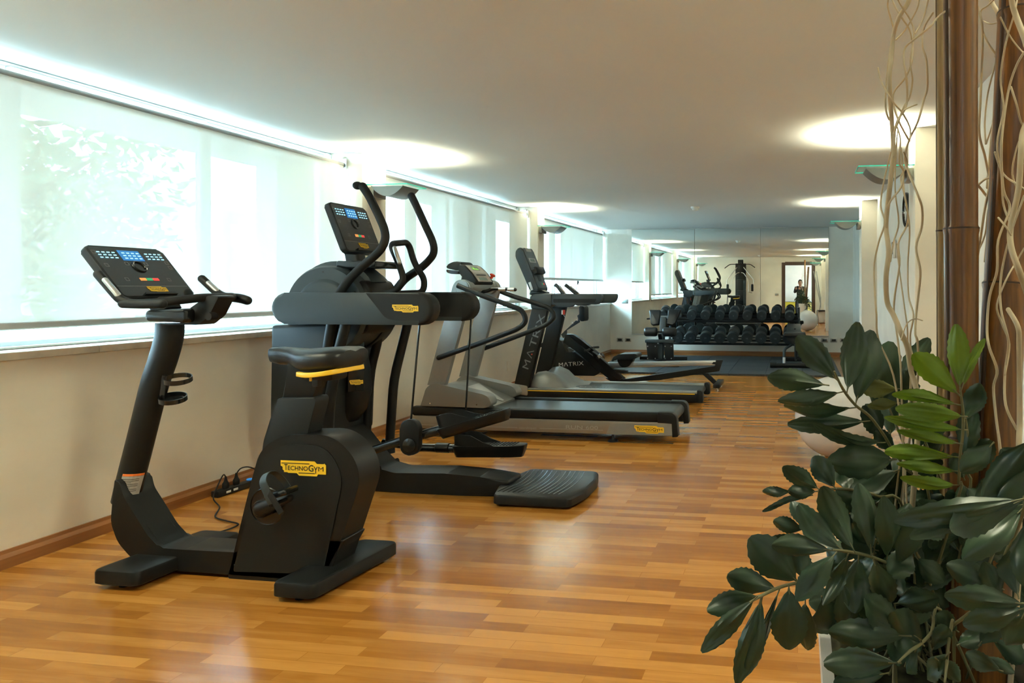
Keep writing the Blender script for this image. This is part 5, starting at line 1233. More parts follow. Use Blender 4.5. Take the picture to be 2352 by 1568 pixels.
# ------------------------------------------------------------ things seen only in the mirror
def multi_gym():
    X, Y = -2.13, .85
    t = thing('multi_gym', 'tall black multi gym with chrome arms beside the door, seen in the mirror', 'multi gym', (X, Y, 0))
    k = MB(); k.box((X, Y + .02, .04), (.55, 1.0, .07), .01); k.box((X, Y - .3, .04), (.9, .10, .07), .01); k.build('base_frame', 'black', t)
    k = MB(); k.box((X, Y - .25, 1.15), (.40, .18, 2.16), .02); k.build('tower', 'black', t)
    k = MB(); k.box((X + .16, Y - .1, .85), (.10, .10, 1.5), .004)
    for q in range(14): k.box((X + .16, Y - .045, .2 + q * .10), (.09, .012, .085), .004)
    k.build('weight_stack', 'slate', t)
    k = MB(); k.prism(rnd([(X - .10, 2.18), (X + .10, 2.18), (X + .10, 2.37), (X - .10, 2.37)], .02, 2), Y - .2, Y - .12); k.box((X, Y - .0, 2.24), (.10, .35, .06), .01); k.build('top_beam', 'black', t)
    k = MB(); k.tube(rfil([(X - .58, Y + .15, 2.04), (X - .38, Y + .15, 2.19), (X + .38, Y + .15, 2.19), (X + .56, Y + .15, 2.06)], [0, .08, .08, 0]), .016, 10); k.build('pulldown_bar', 'black', t)
    for s_ in (-1, 1):
        k = MB(); k.tube(rfil([(X + s_ * .12, Y, 2.08), (X + s_ * .50, Y + .10, 1.62), (X + s_ * .50, Y + .2, 1.2)], [0, .08, 0]), .015, 10); k.build('press_arm', 'chrome', t)
        k = MB(); k.tube(rfil([(X + s_ * .03, Y + .05, 1.88), (X + s_ * .13, Y + .06, 1.86), (X + s_ * .32, Y + .15, 1.58), (X + s_ * .32, Y + .28, 1.15), (X + s_ * .46, Y + .28, 1.12)], [0, .05, .08, .05, 0]), .013, 10); k.build('inner_arm', 'chrome', t)
        k = MB(); k.box((X + s_ * .46, Y + .2, 1.31), (.09, .07, .27), .025, seg=3); k.build('arm_pad', 'leather', t)
    k = MB(); k.box((X, Y - .10, 1.42), (.29, .08, .42), .03, seg=3); k.box((X, Y - .09, 1.02), (.27, .07, .38), .02, seg=3); k.build('back_pad', 'leather', t)
    k = MB(); k.box((X - .02, Y + .18, .60), (.42, .45, .09), .03, seg=3); k.box((X, Y + .2, .32), (.08, .10, .50), .01); k.build('seat', 'leather', t)
    k = MB(); k.tube([(X - .3, Y + .30, .40), (X + .2, Y + .30, .40)], .05, 14, round_ends=True); k.tube([(X, Y + .2, .55), (X, Y + .3, .40)], .02, 8); k.build('leg_roller', 'leather', t)
    k = MB(); k.tube([(X, Y - .1, 2.24), (X, Y + .15, 2.20)], .008, 6); k.build('cable', 'black_gloss', t)
multi_gym()
def pole(x0, y0, z0, x1, y1, z1, l):
    k = MB(); k.tube([(x0, y0, z0), (x1, y1, z1)], .018, 10, round_ends=True); o = k.build('exercise_bar', 'grey_metal'); tag(o, l, 'exercise bar', 'grey bars leaning in the corner')
pole(.98, .80, .02, .60, .36, 1.92, 'grey exercise bar leaning in the corner by the door, leftmost in the mirror')
pole(.97, .72, .02, .70, .36, 1.92, 'grey exercise bar leaning in the corner by the door, middle one in the mirror')
pole(.74, 1.02, .02, 1.0, .70, 1.90, 'grey exercise bar leaning the other way in the corner, rightmost in the mirror')
t = thing('incline_bench', 'grey framed incline bench with brown pad by the right wall, seen in the mirror', 'exercise bench', (.84, 2.45, 0))
k = MB()
for x in (.68, 1.0): k.tube([(x, 2.2, .02), (x, 2.2, .50)], .02, 8); k.tube([(x, 2.2, .50), (x, 2.55, .50)], .02, 8)
k.tube([(.68, 2.2, .50), (1.0, 2.2, .50)], .02, 8); k.tube([(.68, 2.2, .03), (.68, 3.0, .03)], .02, 8); k.tube([(1.0, 2.2, .03), (1.0, 3.0, .03)], .02, 8); k.tube([(.68, 2.2, .2), (1.0, 2.2, .2)], .016, 8); k.build('frame', 'grey_metal', t)
k = MB(); k.box((.84, 2.75, .30), (.26, .85, .06), .02, rot=Matrix.Rotation(R(-28), 4, 'X')); k.build('pad', 'tan_pad', t)
k = MB(); k.box((.84, 2.33, .52), (.34, .28, .015), .003); k.build('top_shelf', 'slate', t)
t = thing('spray_bottle', 'white spray bottle standing on the incline bench shelf, seen in the mirror', 'bottle', (.96, 2.33, .53))
MB().lathe([(.0, 0), (.038, .002), (.04, .02), (.04, .13), (.03, .17), (.014, .20), (.014, .22)], (.96, 2.33, .5285), n=20).build('bottle_body', 'plastic_white', t)
k = MB(); k.box((.95, 2.33, .77), (.07, .024, .035), .006); k.box((.925, 2.33, .74), (.01, .012, .04), .002); k.build('trigger_head', 'plastic_white', t)

mat('counter_yellow', (.6, .42, .03), .4)
# lobby counter behind the open door
t = thing('lobby_counter', 'yellow fronted counter in the room behind the door, seen in the mirror', 'counter', (-.1, -2.6, 0))
MB().box((-.1, -2.6, .36), (1.7, .5, .72), .01).build('front', 'counter_yellow', t); MB().box((-.1, -2.6, .74), (1.8, .6, .035), .004).build('top', 'alu_satin', t)

# ------------------------------------------------------------ the photographer in the doorway
def person():
    t = thing('person', 'person in dark clothes crouching over a camera in the doorway, seen in the mirror', 'person', (.10, -.46, 0))
    def skin(name, pts, edges, m_, root=0, sub=2, parent=t):
        me = bpy.data.meshes.new(name); me.from_pydata([p[:3] for p in pts], edges, []); o = bpy.data.objects.new(name, me); COL.objects.link(o)
        md = o.modifiers.new('skin', 'SKIN'); md.use_smooth_shade = True
        for i, p in enumerate(pts):
            v = me.skin_vertices[0].data[i]; v.radius = (p[3], p[4] if len(p) > 4 else p[3]); v.use_root = (i == root)
        sb = o.modifiers.new('sub', 'SUBSURF'); sb.levels = sub; sb.render_levels = sub
        me.materials.append(M[m_]); me.transform(Matrix.Translation(-parent.location)); o.parent = parent; return o
    X = .10
    # body: pelvis, spine, shoulders, arms, legs in one surface, knees bent, leaning forward
    P = [(X, -.62, .80, .15, .12), (X, -.58, .95, .14, .11), (X, -.50, 1.15, .155, .11), (X, -.44, 1.30, .15, .10), (X, -.42, 1.38, .06, .06),
         (X - .17, -.44, 1.31, .06), (X - .22, -.36, 1.12, .048), (X - .12, -.17, 1.21, .036), (X - .085, -.13, 1.25, .028),
         (X + .17, -.44, 1.31, .06), (X + .22, -.36, 1.12, .048), (X + .04, -.19, 1.21, .036), (X - .0, -.14, 1.25, .028),
         (X - .10, -.60, .76, .10), (X - .14, -.36, .50, .07), (X - .13, -.50, .12, .048), (X - .13, -.44, .05, .045), (X - .14, -.32, .035, .035),
         (X + .10, -.60, .76, .10), (X + .15, -.38, .50, .07), (X + .14, -.54, .12, .048), (X + .14, -.48, .05, .045), (X + .15, -.36, .035, .035)]
    E_ = [(0, 1), (1, 2), (2, 3), (3, 4), (3, 5), (5, 6), (6, 7), (7, 8), (3, 9), (9, 10), (10, 11), (11, 12), (0, 13), (13, 14), (14, 15), (15, 16), (16, 17), (0, 18), (18, 19), (19, 20), (20, 21), (21, 22)]
    skin('body', P, E_, 'cloth_dark')
    # head with face towards the room
    k = MB(); hc = Vector((X + .0, -.33, 1.50)); k.ball(hc, .098, 24, (.78, .95, 1.12)); k.ball(hc + Vector((0, .02, -.07)), .06, 16, (.9, 1, .9)); k.ball(hc + Vector((0, .098, -.012)), .017, 10, (.8, 1.1, 1.5))
    for s_ in (-1, 1): k.ball(hc + Vector((s_ * .078, 0, -.01)), .026, 10, (.35, .8, 1.2))
    k.tube([hc + Vector((0, -.02, -.06)), Vector((X, -.42, 1.36))], .052, 14); hd = k.build('head', 'skin', t, sharp=80)
    k = MB()
    for s_ in (-1, 1): k.ball(hc + Vector((s_ * .032, .085, .012)), .012, 10)
    k.build('eyes', 'ink', hd); MB().ball(hc + Vector((0, .093, -.052)), .018, 10, (1.3, .35, .35)).build('mouth', 'red', hd)
    k = MB(); k.ball(hc + Vector((0, -.022, .022)), .106, 24, (.80, .95, 1.08)); k.build('hair', 'hair', t)
    # hands around the camera: palm, four fingers and thumb each
    for s_ in (-1, 1):
        wx = -.075 if s_ < 0 else .085; w_ = Vector((wx + (.02 if s_ < 0 else .01), -.14, 1.255))
        k = MB(); pc = Vector((s_ * .072, -.105, 1.285)); k.box(pc, (.028, .07, .085), .012, seg=3); k.tube([w_, pc], [.026, .024], 10)
        for f in range(4):
            z = 1.318 - f * .02; L = (.062, .07, .066, .052)[f]
            k.tube([pc + Vector((0, .025, z - 1.285)), Vector((s_ * .074, -.058, z)), Vector((s_ * (.074 - L * .35), -.047, z - .002)), Vector((s_ * (.074 - L * .8), -.050, z - .004))], [.0095, .009, .0085, .0075], 8, smooth=3, round_ends=True)
        k.tube([pc + Vector((0, -.02, -.02)), Vector((s_ * .055, -.145, 1.29)), Vector((s_ * .035, -.135, 1.31))], [.012, .010, .009], 8, smooth=3, round_ends=True)
        k.build('hand', 'skin', t)
    c = thing('photo_camera', 'black camera held up to the lens height by the person in the doorway', 'camera', (0, -.1, 1.32))
    k = MB(); k.box((0, -.095, 1.315), (.125, .06, .085), .012, seg=3); k.box((0, -.095, 1.365), (.05, .055, .03), .01, seg=2); k.build('camera_body', 'rubber', c)
    k = MB(); k.lathe([(.034, 0), (.037, .005), (.037, .022), (.034, .024), (.030, .024), (.028, .018), (0, .016)], (0, -.068, 1.32), 'Y', 28); k.build('lens', 'black_gloss', c)
person()
# ------------------------------------------------------------ tall white pot, artificial plant, bamboo and curly willow
def VT(u, v, t):
    """point seen at (u, v) at distance t ahead"""
    a = (u - PX) / F; b = -(v - PY) / F
    return Vector(((cos(TH) * a - sin(TH)) * t, (sin(TH) * a + cos(TH)) * t, EYE + b * t))
PCX, PCY, PH = .205, 1.27, .73
t = thing('plant_pot', 'tall square white planter holding the leafy plant and bamboo', 'plant pot', (PCX, PCY, 0))
k = MB()
def sqr(h, z, r=.02): return [Vector((PCX + x, PCY + y, z)) for x, y in rnd([(-h, -h), (h, -h), (h, h), (-h, h)], r, 4)]
k.loft([sqr(.122, 0), sqr(.125, .006), sqr(.170, PH - .006), sqr(.168, PH), sqr(.150, PH), sqr(.148, PH - .05), sqr(.13, PH - .2)], cap=True); k.build('planter_body', 'pot_white', t, sharp=40)
k = MB(); k.loft([sqr(.146, PH - .07), sqr(.146, PH - .045)], cap=True); s_ = k.build('filler', 'moss', t) if 'moss' in M else None
def leafmat(name, c, c2, rough=.38, trans=0.0, coat=.0):
    m = bpy.data.materials.new(name); m.use_nodes = True; nt = m.node_tree; b = nt.nodes['Principled BSDF']; b.inputs['Roughness'].default_value = rough
    tc = nt.nodes.new('ShaderNodeTexCoord'); n = nt.nodes.new('ShaderNodeTexNoise'); n.inputs['Scale'].default_value = 18; n.inputs['Detail'].default_value = 5
    nt.links.new(tc.outputs['Object'], n.inputs['Vector']); cr = nt.nodes.new('ShaderNodeValToRGB'); cr.color_ramp.elements[0].color = (*c2, 1); cr.color_ramp.elements[1].color = (*c, 1)
    cr.color_ramp.elements[0].position = .3; cr.color_ramp.elements[1].position = .7
    nt.links.new(n.outputs['Fac'], cr.inputs[0]); nt.links.new(cr.outputs[0], b.inputs['Base Color'])
    if trans:
        tl = nt.nodes.new('ShaderNodeBsdfTranslucent'); mx = nt.nodes.new('ShaderNodeMixShader'); mx.inputs[0].default_value = trans
        nt.links.new(cr.outputs[0], tl.inputs[0]); nt.links.new(b.outputs[0], mx.inputs[1]); nt.links.new(tl.outputs[0], mx.inputs[2]); nt.links.new(mx.outputs[0], nt.nodes['Material Output'].inputs[0])
    M[name] = m
leafmat('leaf_dark', (.042, .080, .038), (.022, .045, .028), .35, .06)
leafmat('leaf_bright', (.16, .25, .018), (.10, .18, .012), .42, .30)
leafmat('leaf_olive', (.16, .17, .045), (.09, .11, .03), .42, .15)
mat('stem', (.16, .15, .07), .5); mat('stem_brown', (.20, .13, .06), .5)
RN = random.Random(11)
def leaf(k, base, tip, wpx, t0, t1=None, mi=0, roll=None, bend=None):
    """one leaflet: base/tip pixels, width, depth; wide towards the tip, toothed outer edge, gentle folds"""
    t1 = t0 if t1 is None else t1
    B = VT(*base, t0); T = VT(*tip, t1); ax = T - B; L = ax.length; ax.normalize()
    view = (B - Vector((0, 0, EYE))).normalized()
    side = ax.cross(view).normalized(); nrm = side.cross(ax).normalized()
    ro = RN.uniform(-.55, .55) if roll is None else roll
    side, nrm = side * cos(ro) + nrm * sin(ro), nrm * cos(ro) - side * sin(ro)
    w = wpx / F * t0 / 2 / max(.55, cos(ro)); bd = RN.uniform(.04, .16) * L * RN.choice((-1, 1)) if bend is None else bend * L
    NU, NV = 18, 10; vs = []; ph = RN.uniform(0, 6); th = .0012
    for i in range(NU + 1):
        f = i / NU
        pf = (sin(pi * min(1, f ** 1.2)) ** .58) if f < 1 else 0
        pf *= .55 + .45 * min(1, f * 2.2)
        if f < .06: pf = max(pf * .5, .04)
        if f > .97: pf = max(pf, .16)
        for j in range(NV + 1):
            s = j / NV * 2 - 1; ww = w * pf
            if abs(s) > .99 and f > .35: ww *= 1 + .05 * (1 if i % 2 else -1)
            p = B + ax * (L * f) + side * (s * ww) + nrm * (bd * sin(pi * f) + abs(s) * ww * .28 + .004 * sin(f * 5 + ph + s * 2.5) * pf + .0016 * cos(s * 11 + ph) * pf * (1 - .5 * f) * L / .09)
            vs.append(p)
    fs = []
    for i in range(NU):
        for j in range(NV):
            a = i * (NV + 1) + j; fs.append((a, a + 1, a + NV + 2, a + NV + 1))
    k.mi = mi; k.verts_faces(vs, fs)
    # midrib
    k.mi = 1; k.tube([B - ax * L * .05, B + ax * L * .12 + nrm * (bd * .35)], [.0013, .0007], 5); k.mi = 0
root = thing('artificial_plant', 'dark green plant with big toothed leaflets filling the tall white planter', 'plant', (PCX, PCY, PH - .05))
def frond(name, stem, tt, leaves, m_='leaf_dark', sm='stem', r=.0024, label=None):
    k = MB(); n = len(stem)
    P = [VT(u, v, tt[0] + (tt[1] - tt[0]) * i / (n - 1)) for i, (u, v) in enumerate(stem)]
    P.append(Vector((PCX + RN.uniform(-.08, .08), PCY + RN.uniform(-.08, .08), PH - .05)))
    k.mi = 1; k.tube(P, [r * .6] + [r] * (len(P) - 1), 7, smooth=4); k.mi = 0
    for lf in leaves:
        b_, t_, w_ = lf[:3]
        # depth at the nearest stem point
        d = min(range(n), key=lambda i: (stem[i][0] - b_[0]) ** 2 + (stem[i][1] - b_[1]) ** 2); t0 = tt[0] + (tt[1] - tt[0]) * d / (n - 1)
        dt = lf[3] if len(lf) > 3 else RN.uniform(-.04, .04)
        leaf(k, b_, t_, w_, t0, t0 + dt, 0, *(lf[4:] if len(lf) > 4 else ()))
    o = k.build(name, [m_, sm], root, sharp=80)
    if label: o['label'] = label
    return o
frond('frond', [(1916, 852), (1936, 893), (1965, 930), (1997, 955), (2028, 995), (2050, 1032), (2085, 1080), (2135, 1150)], (1.16, 1.26), [
    ((1924, 874), (1830, 772), 62, 0, .1, .06), ((1898, 884), (1763, 866), 52, -.03, .1, .05), ((1930, 900), (1787, 920), 38, -.02, .5), ((1960, 935), (1800, 932), 34, 0, .9), ((1990, 967), (1809, 974), 46, 0, .3), ((2026, 1014), (1868, 972), 32, -.05, .7),
    ((1946, 897), (1970, 739), 62, .03, .1), ((1966, 924), (2003, 758), 72, .04, -.2), ((2052, 1055), (1901, 1060), 76, -.06, .1), ((2062, 1080), (1935, 1135), 60, -.03)])
frond('frond', [(2205, 890), (2212, 950), (2211, 1000), (2205, 1050), (2202, 1110), (2199, 1150)], (1.10, 1.14), [
    ((2205, 893), (2196, 744), 50, 0, .1, .04), ((2202, 906), (2098, 812), 60, -.02, .1, .05), ((2210, 890), (2262, 777), 22, .02, .5), ((2203, 930), (2049, 905), 32, -.02, .3), ((2214, 956), (2057, 938), 46, -.02, .1), ((2213, 986), (2032, 958), 32, -.03, .3),
    ((2205, 1018), (2061, 988), 28, -.03, .4), ((2200, 1050), (2032, 1037), 38, -.02, .1), ((2200, 1082), (2060, 1064), 28, -.02, .4), ((2195, 1113), (2068, 1096), 32, -.02, .3)], 'leaf_bright', label='bright yellow-green frond')
frond('frond', [(2080, 896), (2100, 930), (2120, 1000), (2160, 1100), (2190, 1180)], (1.28, 1.30), [((2062, 893), (1975, 892), 42, 0, .1), ((2064, 925), (1993, 932), 28, 0, .5)], 'leaf_olive', label='olive coloured leaves')
frond('frond', [(2040, 930), (2060, 980), (2090, 1050), (2130, 1120), (2170, 1200)], (1.34, 1.32), [
    ((2012, 950), (2046, 784), 80, 0, .1), ((2060, 890), (2134, 776), 52, 0, .2), ((2090, 950), (2075, 850), 60), ((2045, 1000), (2050, 890), 60), ((2100, 1040), (2150, 930), 60), ((2020, 1000), (1985, 930), 50), ((2060, 1040), (2010, 990), 40), ((2120, 1080), (2170, 980), 50), ((2090, 1060), (2036, 1100), 50)])
frond('frond', [(2218, 960), (2225, 1020), (2222, 1080), (2215, 1160)], (1.16, 1.18), [((2216, 965), (2250, 880), 50, 0, .2), ((2220, 1060), (2232, 930), 52, 0, .2), ((2222, 1085), (2275, 1010), 52), ((2215, 1100), (2190, 1040), 40), ((2220, 1120), (2262, 1150), 46)])
frond('frond', [(1880, 1126), (1915, 1122), (1960, 1125), (2020, 1140), (2080, 1180)], (1.14, 1.22), [
    ((1880, 1122), (1798, 1072), 44), ((1918, 1120), (1868, 1048), 52), ((1875, 1128), (1810, 1128), 34, 0, .2), ((1818, 1128), (1751, 1128), 22, 0, .3), ((1862, 1138), (1751, 1174), 18, 0, .6), ((1950, 1125), (1930, 1070), 44), ((1990, 1130), (1900, 1165), 60), ((2020, 1150), (1950, 1200), 60)])
frond('frond', [(1850, 1240), (1880, 1225), (1940, 1215), (2010, 1210), (2080, 1230)], (1.20, 1.25), [((1846, 1216), (1776, 1196), 34), ((1852, 1230), (1768, 1238), 24), ((1862, 1218), (1818, 1150), 40), ((1900, 1220), (1850, 1190), 40)])
frond('frond', [(1912, 1263), (1945, 1266), (1990, 1275), (2040, 1293), (2100, 1320)], (1.05, 1.16), [
    ((1936, 1263), (1833, 1158), 62), ((1962, 1264), (1888, 1117), 66), ((2000, 1268), (1972, 1110), 54), ((2036, 1280), (2028, 1140), 54), ((1910, 1264), (1773, 1252), 50, -.02, .2),
    ((1918, 1272), (1830, 1378), 56), ((1946, 1276), (1890, 1390), 40), ((1972, 1280), (1962, 1408), 66), ((2008, 1288), (2042, 1385), 60), ((2060, 1300), (2110, 1180), 56), ((2085, 1310), (2120, 1400), 56)])
frond('frond', [(1722, 1383), (1760, 1362), (1795, 1347), (1832, 1338), (1900, 1325), (1980, 1330), (2060, 1360)], (1.00, 1.16), [
    ((1785, 1352), (1670, 1322), 56), ((1742, 1368), (1624, 1402), 54, 0, .1), ((1735, 1374), (1611, 1497), 46, 0, .1), ((1747, 1376), (1692, 1572), 48, 0, .1), ((1750, 1374), (1713, 1552), 54, 0, .1), ((1812, 1348), (1811, 1492), 84, 0, .1), ((1832, 1335), (1722, 1234), 90, 0, .1), ((1855, 1335), (1830, 1260), 50),
    ((1850, 1380), (1853, 1492), 54, .03), ((1888, 1372), (1908, 1445), 76, .03), ((1790, 1355), (1746, 1492), 20, .06), ((1930, 1330), (1950, 1450), 60, .02)])
frond('frond', [(2352, 1140), (2352, 1170), (2330, 1230), (2300, 1300)], (.86, .98), [((2345, 1146), (2053, 1196), 62, 0, .2), ((2352, 1160), (2090, 1234), 58, 0, .3), ((2352, 1148), (2183, 1215), 80, -.03, .1), ((2348, 1168), (2213, 1284), 66, -.04, .1), ((2360, 1195), (2352, 1345), 66, -.03, .1)])
frond('frond', [(2372, 1000), (2350, 1060), (2330, 1120), (2300, 1220)], (1.0, 1.08), [((2370, 1010), (2258, 1150), 70), ((2370, 1060), (2270, 1190), 84), ((2280, 1018), (2208, 1085), 54), ((2360, 1090), (2300, 1030), 60), ((2300, 1100), (2240, 1150), 50)])
frond('frond', [(2352, 1385), (2320, 1390), (2280, 1390), (2240, 1400), (2210, 1420)], (.94, 1.04), [((2352, 1386), (2170, 1366), 62, 0, .2), ((2352, 1396), (2212, 1434), 60, 0, .2), ((2300, 1352), (2174, 1296), 60), ((2352, 1410), (2310, 1480), 60), ((2300, 1380), (2260, 1290), 50), ((2340, 1370), (2330, 1260), 56)])
frond('frond', [(2062, 1522), (2090, 1495), (2115, 1478), (2140, 1450), (2160, 1400)], (1.02, 1.12), [((2085, 1460), (1904, 1450), 64, 0, .1), ((2062, 1522), (1892, 1524), 64, 0, .1), ((2036, 1546), (1915, 1570), 54, 0, .1), ((2110, 1465), (1986, 1370), 70), ((2140, 1494), (2177, 1440), 40), ((2105, 1490), (2084, 1546), 40), ((2120, 1480), (2050, 1405), 60)])
frond('frond', [(2170, 1568), (2175, 1520), (2180, 1470), (2190, 1430)], (1.0, 1.08), [((2150, 1512), (2205, 1565), 44), ((2300, 1540), (2218, 1500), 40), ((2240, 1500), (2330, 1545), 30), ((2200, 1480), (2262, 1440), 44), ((2180, 1500), (2130, 1560), 44), ((2280, 1470), (2352, 1520), 50), ((2250, 1480), (2300, 1420), 44), ((2200, 1450), (2150, 1410), 44)])
# inner leaves that close the crown
rn = random.Random(5)
for q in range(11):
    cu, cv = rn.uniform(2060, 2330), rn.uniform(1170, 1430); st = [(cu, cv), (cu + rn.uniform(-20, 20), cv + 45), (cu + rn.uniform(-30, 30), cv + 95)]; d0 = rn.uniform(1.16, 1.34); ls = []
    for j in range(8):
        a = j * .8 + rn.random() * .5; L = rn.uniform(95, 140); b_ = (cu + rn.uniform(-8, 8), cv + j * 9); ls.append((b_, (b_[0] + cos(a) * L, b_[1] - sin(a) * L * .9), rn.uniform(44, 60), rn.uniform(-.06, .06)))
    frond('frond', st, (d0, d0 + .02), ls)
for q in range(7):
    cu, cv = rn.uniform(2050, 2200), rn.uniform(1080, 1180); st = [(cu, cv), (cu + rn.uniform(-20, 20), cv + 60), (cu + rn.uniform(0, 30), cv + 130)]; d0 = rn.uniform(1.30, 1.42); ls = []
    for j in range(6):
        a = j * 1.05 + rn.random() * .5; L = rn.uniform(80, 120); b_ = (cu, cv + j * 12); ls.append((b_, (b_[0] + cos(a) * L, b_[1] - sin(a) * L * .8), rn.uniform(40, 54)))
    frond('frond', st, (d0, d0 + .02), ls)
for q in range(9):
    cu, cv = 1945 + 22 * q, rn.uniform(1200, 1390); st = [(cu, cv), (cu + rn.uniform(-10, 20), cv + 40), (cu + rn.uniform(0, 40), cv + 90)]; d0 = rn.uniform(1.14, 1.24); ls = []
    for j in range(7):
        a = j * .9 + rn.random() * .5; L = rn.uniform(85, 125); b_ = (cu + rn.uniform(-8, 8), cv + j * 9); ls.append((b_, (b_[0] + cos(a) * L * .8, b_[1] - sin(a) * L * .8), rn.uniform(46, 62), rn.uniform(-.05, .05)))
    frond('frond', st, (d0, d0 + .02), ls)
# trailing leaves on the far side of the pot, seen in the mirror
for q in range(12):
    k = MB(); x = PCX + rn.uniform(.06, .26); y = PCY + rn.uniform(.12, .24); z = PH + rn.uniform(-.1, .12)
    P = [Vector((PCX + .05, PCY + .08, PH - .05)), Vector((x, y, z + .06)), Vector((x + .05, y + .05, z - .12 - .03 * q))]; k.mi = 1; k.tube(P, .002, 6, smooth=4); k.mi = 0
    for j in range(8):
        c = P[1].lerp(P[2], j / 8); a = rn.uniform(0, 6.28); d = Vector((cos(a), sin(a) * .5 + .3, rn.uniform(-.9, .2))).normalized(); L = .085; s_ = d.cross(Vector((0, .3, 1))).normalized(); w_ = .017
        vs = []; 
        for i in range(7):
            f = i / 6; pw = sin(pi * min(1, f ** .8)) ** .7 * w_ + .001; vs += [c + d * L * f - s_ * pw, c + d * L * f + Vector((0, 0, -.004)), c + d * L * f + s_ * pw]
        k.verts_faces(vs, [(i * 3 + j2, i * 3 + j2 + 1, i * 3 + j2 + 4, i * 3 + j2 + 3) for i in range(6) for j2 in range(2)])
    k.build('frond', ['leaf_dark', 'stem'], root, sharp=80)

# bamboo canes
m = mat('bamboo', (.33, .13, .025), .32, coat=.3); nt = m.node_tree; b = nt.nodes['Principled BSDF']; b.inputs['Coat Roughness'].default_value = .2
tc = nt.nodes.new('ShaderNodeTexCoord'); mp = nt.nodes.new('ShaderNodeMapping'); mp.inputs['Scale'].default_value = (60, 60, 1.2); n1 = nt.nodes.new('ShaderNodeTexNoise'); n1.inputs['Scale'].default_value = 2; n1.inputs['Detail'].default_value = 6
cr = nt.nodes.new('ShaderNodeValToRGB'); e = cr.color_ramp.elements; e[0].color = (.055, .018, .004, 1); e[0].position = .3; e[1].color = (.30, .125, .024, 1); e[1].position = .75
nt.links.new(tc.outputs['Object'], mp.inputs[0]); nt.links.new(mp.outputs[0], n1.inputs['Vector']); nt.links.new(n1.outputs['Fac'], cr.inputs[0]); nt.links.new(cr.outputs[0], b.inputs['Base Color'])
mat('bamboo_pale', (.45, .33, .17), .4, noise_s=20, noise_a=.4, stretch=(6, 6, .4))
mat('bamboo_dark', (.05, .022, .008), .5)
def bamboo(top, bot, t_top, t_bot, rpx, nodes, label, ztop, mm_='bamboo'):
    A = VT(*top, t_top); B = VT(*bot, t_bot); d = (A - B) / (A.z - B.z)
    zt, zb_ = ztop, PH - .19
    P0 = B + d * (zb_ - B.z); P1 = B + d * (zt - B.z); r = rpx / F * (t_top + t_bot) / 2
    t = thing('bamboo_cane', label, 'bamboo cane', P0, 'bamboo canes in the planter')
    # a dark disc on each closed top paints the hollow's shade; joints are slightly swollen rings
    zs = sorted([(VT(u, v, (t_top + t_bot) / 2)).z for u, v in nodes]); H_ = zt - zb_
    pts = []; rs = []
    allz = sorted(set([zb_, zt] + [z for z in zs]))
    segs = []; q = zb_
    for z in zs + [zt]:
        segs.append((q, z)); q = z
    k = MB(); jr = MB()
    pl = []; rl = []
    for (a, c) in segs:
        for f in (0.0, .012, .03, .5, .97, .99):
            z = a + (c - a) * f; pl.append(P0 + d * (z - zb_)); rl.append(r * (1.07 if f == 0 else 1.0 if f in (.03, .5) else 1.03 if f == .97 else 1.08 if f == .99 else .99))
    k.tube(pl, rl, 28); c_ = k.build('cane', mm_, t, sharp=70)
    for z in zs: p = P0 + d * (z - zb_); jr.tube([p - d * .0014, p + d * .0014], r * 1.085, 28)
    jr.build('joint_line', 'bamboo_dark', c_)
    k = MB(); k.lathe([(r * .8, 0), (r * .8, .003), (0, .003)], P1, n=20); k.build('hollow_shade', 'bamboo_dark', t)
    # dried side groove left by a branch
    k = MB(); s_ = Vector((-r * .86, -r * .45, 0)); k.tube([P0 + d * .3 + s_, P0 + d * (H_ - .02) + s_], [r * .14, r * .14], 8); k.build('side_groove', 'bamboo_dark', t)
    return t
bamboo((2206, 60), (2208, 700), 1.215, 1.215, 37, [(2206, 525), (2206, -700 + 600), (2206, 1000)], 'straight brown bamboo cane with a dark joint, left of the two canes', 2.33)
bamboo((2158, 60), (2160, 700), 1.33, 1.33, 9, [(2162, 530), (2160, 1000)], 'thin pale bamboo strip just left of the straight brown cane', 2.2, 'bamboo_pale')
bamboo((2340, 60), (2296, 900), 1.26, 1.22, 46, [(2310, 652), (2300, 1120), (2350, 20)], 'leaning brown bamboo cane at the right edge of the picture', 2.07)

# curly willow
mat('willow', (.66, .54, .36), .5, noise_s=14, noise_a=.18)
def willow(label, base, stems):
    """stems: (list of pixels from bottom to top, depth, radius in pixels, goes into the pot)"""
    t = thing('willow_branch', label, 'branch', base, 'curly willow branches in the planter')
    for i, (pts, tt, rp, pot) in enumerate(stems):
        rr = RN.uniform(-.02, .02); n = len(pts)
        P = [VT(u, v, tt + .015 * sin(q * 1.7 + i)) for q, (u, v) in enumerate(pts)]
        r = rp / F * tt; rs = [r * (.75 + .25 * (1 - q / n)) for q in range(n)]
        if pot: P = [base + Vector((RN.uniform(-.02, .02), RN.uniform(-.02, .02), 0)), base.lerp(P[0], .5) + Vector((RN.uniform(-.02, .02), 0, .02))] + P; rs = [r, r] + rs
        k = MB(); k.tube(P, rs, 8 if rp > 3 else 6, smooth=5, round_ends=True); k.build('stem' if rp > 4 else 'twig', 'willow', t, sharp=80)
B_ = Vector((PCX - .03, PCY + .06, PH - .1))
